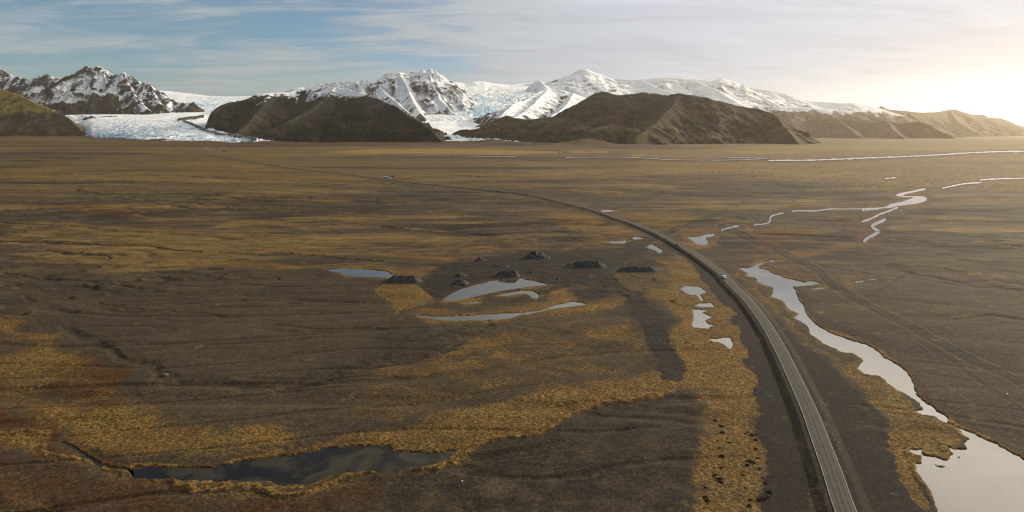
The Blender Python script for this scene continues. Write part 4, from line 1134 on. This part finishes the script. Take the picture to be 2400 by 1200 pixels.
def car(paint, label, loc, rz, estate=True):
    """front towards +x"""
    t = empty('car', loc, rz)
    tag(t, label, 'car', 'cars on the road')
    bm = bmesh.new()
    secs = []
    for x, w, zl, zh in ((-2.2, 0.74, 0.42, 0.92), (-2.1, 0.86, 0.30, 1.02), (-1.2, 0.91, 0.24, 1.05), (0.6, 0.91, 0.24, 1.02), (1.2, 0.90, 0.24, 0.98), (1.95, 0.84, 0.28, 0.84), (2.2, 0.70, 0.40, 0.70)):
        secs.append([(x, -w, zl), (x, -w - 0.02, (zl + zh) / 2), (x, -w + 0.08, zh), (x, w - 0.08, zh), (x, w + 0.02, (zl + zh) / 2), (x, w, zl)])
    loft(bm, secs)
    body = bm_obj('body', bm, paint, t)
    bm = bmesh.new()
    loft(bm, [[(x, -w, z), (x, w, z), (x2, w2, z2), (x2, -w2, z2)] for x, w, z, x2, w2, z2 in
              ((-2.0, 0.76, 1.03, -1.75, 0.62, 1.50), (0.95, 0.76, 1.02, 0.30, 0.62, 1.52))])
    cab = bm_obj('roof', bm, paint, t)
    def pane(name, pts):
        bm = bmesh.new()
        vs = [bm.verts.new(p) for p in pts]
        f = bm.faces.new(vs)
        r = bmesh.ops.extrude_face_region(bm, geom=[f])
        n = f.normal.copy() if f.normal.length else Vector((0, 0, 1))
        f.normal_update(); n = f.normal.copy()
        for v in r['geom']:
            if isinstance(v, bmesh.types.BMVert): v.co += n * 0.02
        bm_obj(name, bm, GLASS, cab)
    pane('windscreen', [(0.93, -0.66, 1.08), (0.93, 0.66, 1.08), (0.42, 0.56, 1.47), (0.42, -0.56, 1.47)])
    pane('rear_window', [(-2.0, 0.62, 1.10), (-2.0, -0.62, 1.10), (-1.80, -0.54, 1.45), (-1.80, 0.54, 1.45)])
    for s in (-1, 1):
        a = [(0.62, s * 0.745, 1.09), (-0.45, s * 0.745, 1.09), (-0.45, s * 0.650, 1.44), (0.28, s * 0.650, 1.44)]
        b = [(-0.55, s * 0.745, 1.09), (-1.70, s * 0.745, 1.09), (-1.55, s * 0.650, 1.44), (-0.55, s * 0.650, 1.44)]
        pane('side_window', a if s > 0 else a[::-1]); pane('side_window', b if s > 0 else b[::-1])
        for x in (-1.35, 1.35):
            bm = bmesh.new()
            bmesh.ops.create_cone(bm, cap_ends=True, segments=20, radius1=0.33, radius2=0.33, depth=0.22,
                                  matrix=Matrix.Translation((x, s * 0.82, 0.33)) @ Matrix.Rotation(math.pi / 2, 4, 'X'))
            w = bm_obj('wheel', bm, RUBBER, t)
            bm = bmesh.new()
            bmesh.ops.create_cone(bm, cap_ends=True, segments=20, radius1=0.21, radius2=0.19, depth=0.04,
                                  matrix=Matrix.Translation((x, s * 0.945, 0.33)) @ Matrix.Rotation(math.pi / 2, 4, 'X'))
            bm_obj('rim', bm, ALLOY, w)
        bm = bmesh.new(); box(bm, (2.08, s * 0.60, 0.68), (0.16, 0.26, 0.12), 0.03); bm_obj('headlight', bm, LAMP, t)
        bm = bmesh.new(); box(bm, (-2.17, s * 0.66, 0.85), (0.10, 0.16, 0.22), 0.03); bm_obj('tail_light', bm, TAIL, t)
        bm = bmesh.new(); box(bm, (0.62, s * 0.98, 1.06), (0.12, 0.18, 0.13), 0.03); bm_obj('wing_mirror', bm, paint, t)
    bm = bmesh.new(); box(bm, (2.21, 0, 0.50), (0.04, 0.9, 0.14), 0.01); bm_obj('grille', bm, RUBBER, t)
    return t


def on_road(py, lane):
    i = int(np.argmin(np.abs(RC[:, 1] - F * CH / (py - HZ))))
    p = RC[i] + RN[i] * lane
    h = T[i] * (-1 if lane < 0 else 1)
    return (float(p[0]), float(p[1]), float(rz[i]) + 0.07), math.atan2(h[1], h[0])


for paint, label, py, lane in ((WHITE_PAINT, "white car driving towards the viewer on the road, nearest of the three", 657, -1.35),
                               (RED_PAINT, "dull red car on the road just past the track crossing", 578, -1.35),
                               (DARK_PAINT, "dark car on the thin far stretch of road near the roadside huts", 434.5, -1.35)):
    p, a = on_road(py, lane)
    car(paint, label, p, a)

# --- buildings far out on the plain
WALL_W = plain("white_render", (0.62, 0.61, 0.58), 0.8)
WALL_B = plain("blue_grey_cladding", (0.20, 0.26, 0.30), 0.6)
WALL_K = plain("tarred_boards", (0.025, 0.025, 0.026), 0.8)
ROOF_G = plain("grey_sheet_roof", (0.30, 0.33, 0.36), 0.4)
ROOF_R = plain("rust_red_roof", (0.22, 0.07, 0.05), 0.5)
FRAME = plain("white_window_frame", (0.7, 0.7, 0.68), 0.5)


def house(name, label, px, py, L, D, hw, hr, wall, roof, rz=0.0, nwin=3, cat='building'):
    x, y = P2W(px, py)
    t = empty(name, (x, y, ground_z(x, y)), rz)
    tag(t, label, cat, 'buildings out on the plain')
    bm = bmesh.new()
    prof = [(-D / 2, -0.8), (D / 2, -0.8), (D / 2, hw), (0, hw + hr), (-D / 2, hw)]
    loft(bm, [[(-L / 2, b, c) for b, c in prof], [(L / 2, b, c) for b, c in prof]])
    bm_obj('wall', bm, wall, t)
    bm = bmesh.new()
    e, th = 0.35, 0.16
    for s in (-1, 1):
        k = hr / (D / 2)
        a = [(0, s * 0.0, hw + hr + 0.02), (0, s * (D / 2 + e), hw - k * e + 0.02)]
        r0 = [(-L / 2 - e, a[0][1], a[0][2]), (-L / 2 - e, a[1][1], a[1][2]), (-L / 2 - e, a[1][1], a[1][2] + th), (-L / 2 - e, a[0][1], a[0][2] + th)]
        loft(bm, [r0, [(-p[0], p[1], p[2]) for p in r0]])
    bm_obj('roof', bm, roof, t)
    bm = bmesh.new(); box(bm, (L * 0.12, -D / 2 - 0.03, 1.0), (1.0, 0.06, 2.0)); d = bm_obj('door', bm, roof, t)
    bm = bmesh.new(); box(bm, (L * 0.12 + 0.35, -D / 2 - 0.09, 1.0), (0.12, 0.06, 0.05)); bm_obj('handle', bm, ALLOY, d)
    for i in range(nwin):
        xx = -L / 2 + L * (i + 0.5) / nwin
        if abs(xx - L * 0.12) < 1.2: xx -= 1.9
        bm = bmesh.new(); box(bm, (xx, -D / 2 - 0.02, 1.5), (1.2, 0.04, 1.1)); w = bm_obj('window', bm, GLASS, t)
        bm = bmesh.new()
        for s in (-1, 1):
            box(bm, (xx + s * 0.64, -D / 2 - 0.03, 1.5), (0.08, 0.06, 1.2)); box(bm, (xx, -D / 2 - 0.035, 1.5 + s * 0.59), (1.2, 0.07, 0.08))
        bm_obj('frame', bm, FRAME, w)
    return t


house('long_shed', "long low blue grey shed with a pale roof below the left glacier", 486, 353, 30, 9, 3.6, 2.6, WALL_B, ROOF_G, 0.05, 5, 'shed')
house('farmhouse', "small white house behind the long shed below the left glacier", 481, 348, 11, 7, 4.0, 3.0, WALL_W, ROOF_G, 0.3, 3, 'house')
house('hut', "tiny dark hut right of the long blue grey shed", 525, 355, 8, 6, 3.0, 2.4, WALL_K, WALL_K, 0.2, 2, 'hut')
house('shed', "blue grey roadside shed on the left of the three by the far road", 904, 417, 11, 6, 2.4, 1.4, WALL_B, ROOF_G, 0.1, 3, 'shed')
house('hut', "black gabled hut on the right of the three by the far road", 920, 416, 5, 5, 2.2, 1.6, WALL_K, WALL_K, 0.5, 1, 'hut')
house('cabin', "small pale cabin in front of the shed and black hut by the far road", 914, 419.5, 6, 3, 2.1, 0.7, WALL_W, ROOF_G, 0.1, 2, 'cabin')
house('farmhouse', "white farmhouse with a red roof between the yellow fields below the glacier tongue", 1310, 354, 14, 8, 4.2, 3.2, WALL_W, ROOF_R, -0.1, 4, 'house')

# --- stones
PALE = plain("pale_stone", (0.62, 0.60, 0.56), 0.8, spread=0.2)
MUD = plain("brown_mud", (0.085, 0.070, 0.045), 0.9, spread=0.3)


def stone(name, label, cat, px, py, size, mat, seed, on_water=False):
    x, y = P2W(px, py)
    bm = bmesh.new()
    bmesh.ops.create_icosphere(bm, subdivisions=3, radius=0.5)
    P = np.array([v.co for v in bm.verts])
    d = 1 + 0.30 * fbm(P[:, 0] * 2.2 + P[:, 2], P[:, 1] * 2.2 - P[:, 2], 3, seed)
    for v, k in zip(bm.verts, d):
        v.co = Vector((v.co.x * size[0] * k, v.co.y * size[1] * k, max(-0.25, v.co.z) * size[2] * 1.3 * k))
    o = bm_obj(name, bm, mat, None, True)
    o.location = (x, y, WATER_Z if on_water else ground_z(x, y))
    return tag(o, label, cat)


stone('boulder', "small pale boulder alone on the dark gravel in the foreground", 'boulder', 1083, 1127, (0.6, 0.5, 0.45), PALE, 1)
stone('boulder', "white boulder lying on the bare gravel right of the river", 'boulder', 2360, 925, (1.0, 0.7, 0.5), PALE, 2)
stone('stone', "white stone out in the water off the grassy spit", 'stone', 2248, 1069, (0.7, 0.5, 0.5), PALE, 3, True)
stone('stone', "pale stone at the left tip of the mud bar in the river", 'stone', 2194, 1086.5, (0.5, 0.45, 0.4), PALE, 4, True)
stone('mud_bar', "narrow brown mud bar sticking out of the wide river", 'mud bar', 2205, 1090.5, (2.6, 0.8, 0.4), MUD, 5, True)
stone('boulder', "brown boulder with a dark tail on the gravel at the old river bank", 'boulder', 386, 877, (3.4, 2.2, 1.1), MUD, 6)

# --- road marker posts
POST = plain("marker_post_yellow", (0.55, 0.40, 0.08), 0.6)
POST_W = plain("marker_post_white", (0.7, 0.7, 0.66), 0.6)


def post(label, py, lane, mat):
    p, a = on_road(py, lane)
    t = empty('marker_post', (p[0], p[1], ground_z(p[0], p[1])), a)
    tag(t, label, 'marker post', 'road marker posts')
    bm = bmesh.new(); box(bm, (0, 0, 0.5), (0.10, 0.14, 1.1), 0.02); bm_obj('post', bm, mat, t)
    bm = bmesh.new(); box(bm, (0.06, 0, 0.88), (0.03, 0.10, 0.14)); bm_obj('reflector', bm, TAIL if mat is POST else LAMP, t)


post("white marker post on the left road shoulder near the bottom of the view", 1183, -3.6, POST_W)
post("yellow marker post with a red reflector on the right road shoulder", 985, 4.2, POST)

# --- dark shrubs in the golden grass strip beside the road
SHRUB = plain("dark_heath_leaves", (0.046, 0.034, 0.015), 0.9, spread=0.5, scale=6)


def shrub_mesh(seed):
    r = random.Random(seed)
    bm = bmesh.new()
    for i in range(420):
        a, q = r.uniform(0, 2 * math.pi), math.sqrt(r.random())
        lobes = 0.75 + 0.25 * math.sin(3 * a + seed) + 0.15 * math.sin(5 * a + 2 * seed)
        x, y = q * math.cos(a) * lobes, q * math.sin(a) * lobes
        z = r.random() ** 0.6 * 0.62 * max(0.12, (1 - q * q))
        n = Vector((r.gauss(0, 1), r.gauss(0, 1), r.gauss(0.6, 1))).normalized()
        t1 = n.orthogonal().normalized() * 0.11; t2 = n.cross(t1).normalized() * 0.065
        c = Vector((x, y, z))
        bm.faces.new([bm.verts.new(c + d) for d in (t1, t2, -t1, -t2)])
    me = bpy.data.meshes.new('shrub'); bm.to_mesh(me); bm.free()
    me.materials.append(SHRUB)
    return me


SM = [shrub_mesh(i) for i in range(4)]
for i, (zx, zy) in enumerate([(605,450),(655,500),(660,560),(865,560),(900,580),(880,790),(866,822),(910,800),(850,1005),(885,1105),(960,1105),(1000,1095),(880,1150),(625,630),(640,680),(660,745),(655,840),(600,900),(530,1000),(525,1080),(540,1112),(930,690),(945,760),(960,850),(985,920),(1010,970),(1040,1040),(935,580),(930,620),(640,930),(650,955),(845,570),(720,640),(700,610),(830,900),(1035,1080)]):
    x, y = P2W(1500 + zx / 3.43, 850 + zy / 3.43)
    o = bpy.data.objects.new('shrub', SM[i % 4]); COL.objects.link(o)
    s = rng.uniform(0.5, 1.05)
    o.location = (x, y, ground_z(x, y) - 0.05); o.scale = (s * 1.15, s, s); o.rotation_euler = (0, 0, rng.uniform(0, 6.28))
    tag(o, "low dark shrub in the golden grass strip left of the road", 'shrub', 'dark shrubs in the roadside grass')


# ------------------------------------------------------------------ the air
HAZE_D = 0.95e-5
m = bpy.data.materials.new("haze_air"); m.use_nodes = True
N = Nodes(m.node_tree)
v = N.new('ShaderNodeVolumePrincipled')
v.inputs['Color'].default_value = (1.0, 0.87, 0.69, 1)
v.inputs['Density'].default_value = HAZE_D
v.inputs['Anisotropy'].default_value = 0.6
o = N.new('ShaderNodeOutputMaterial')
N.t.links.new(v.outputs[0], o.inputs['Volume'])
bm = bmesh.new()
bmesh.ops.create_cube(bm, size=1.0)
lo, hi = Vector((-70000, -22000, -70)), Vector((70000, 58000, 2260))
for vv in bm.verts:
    vv.co = Vector(tuple(lo[i] + (vv.co[i] + 0.5) * (hi[i] - lo[i]) for i in range(3)))
me = bpy.data.meshes.new("haze"); bm.to_mesh(me); bm.free()
me.materials.append(m)
hz = bpy.data.objects.new("haze", me)
hz['kind'] = 'stuff'
COL.objects.link(hz)
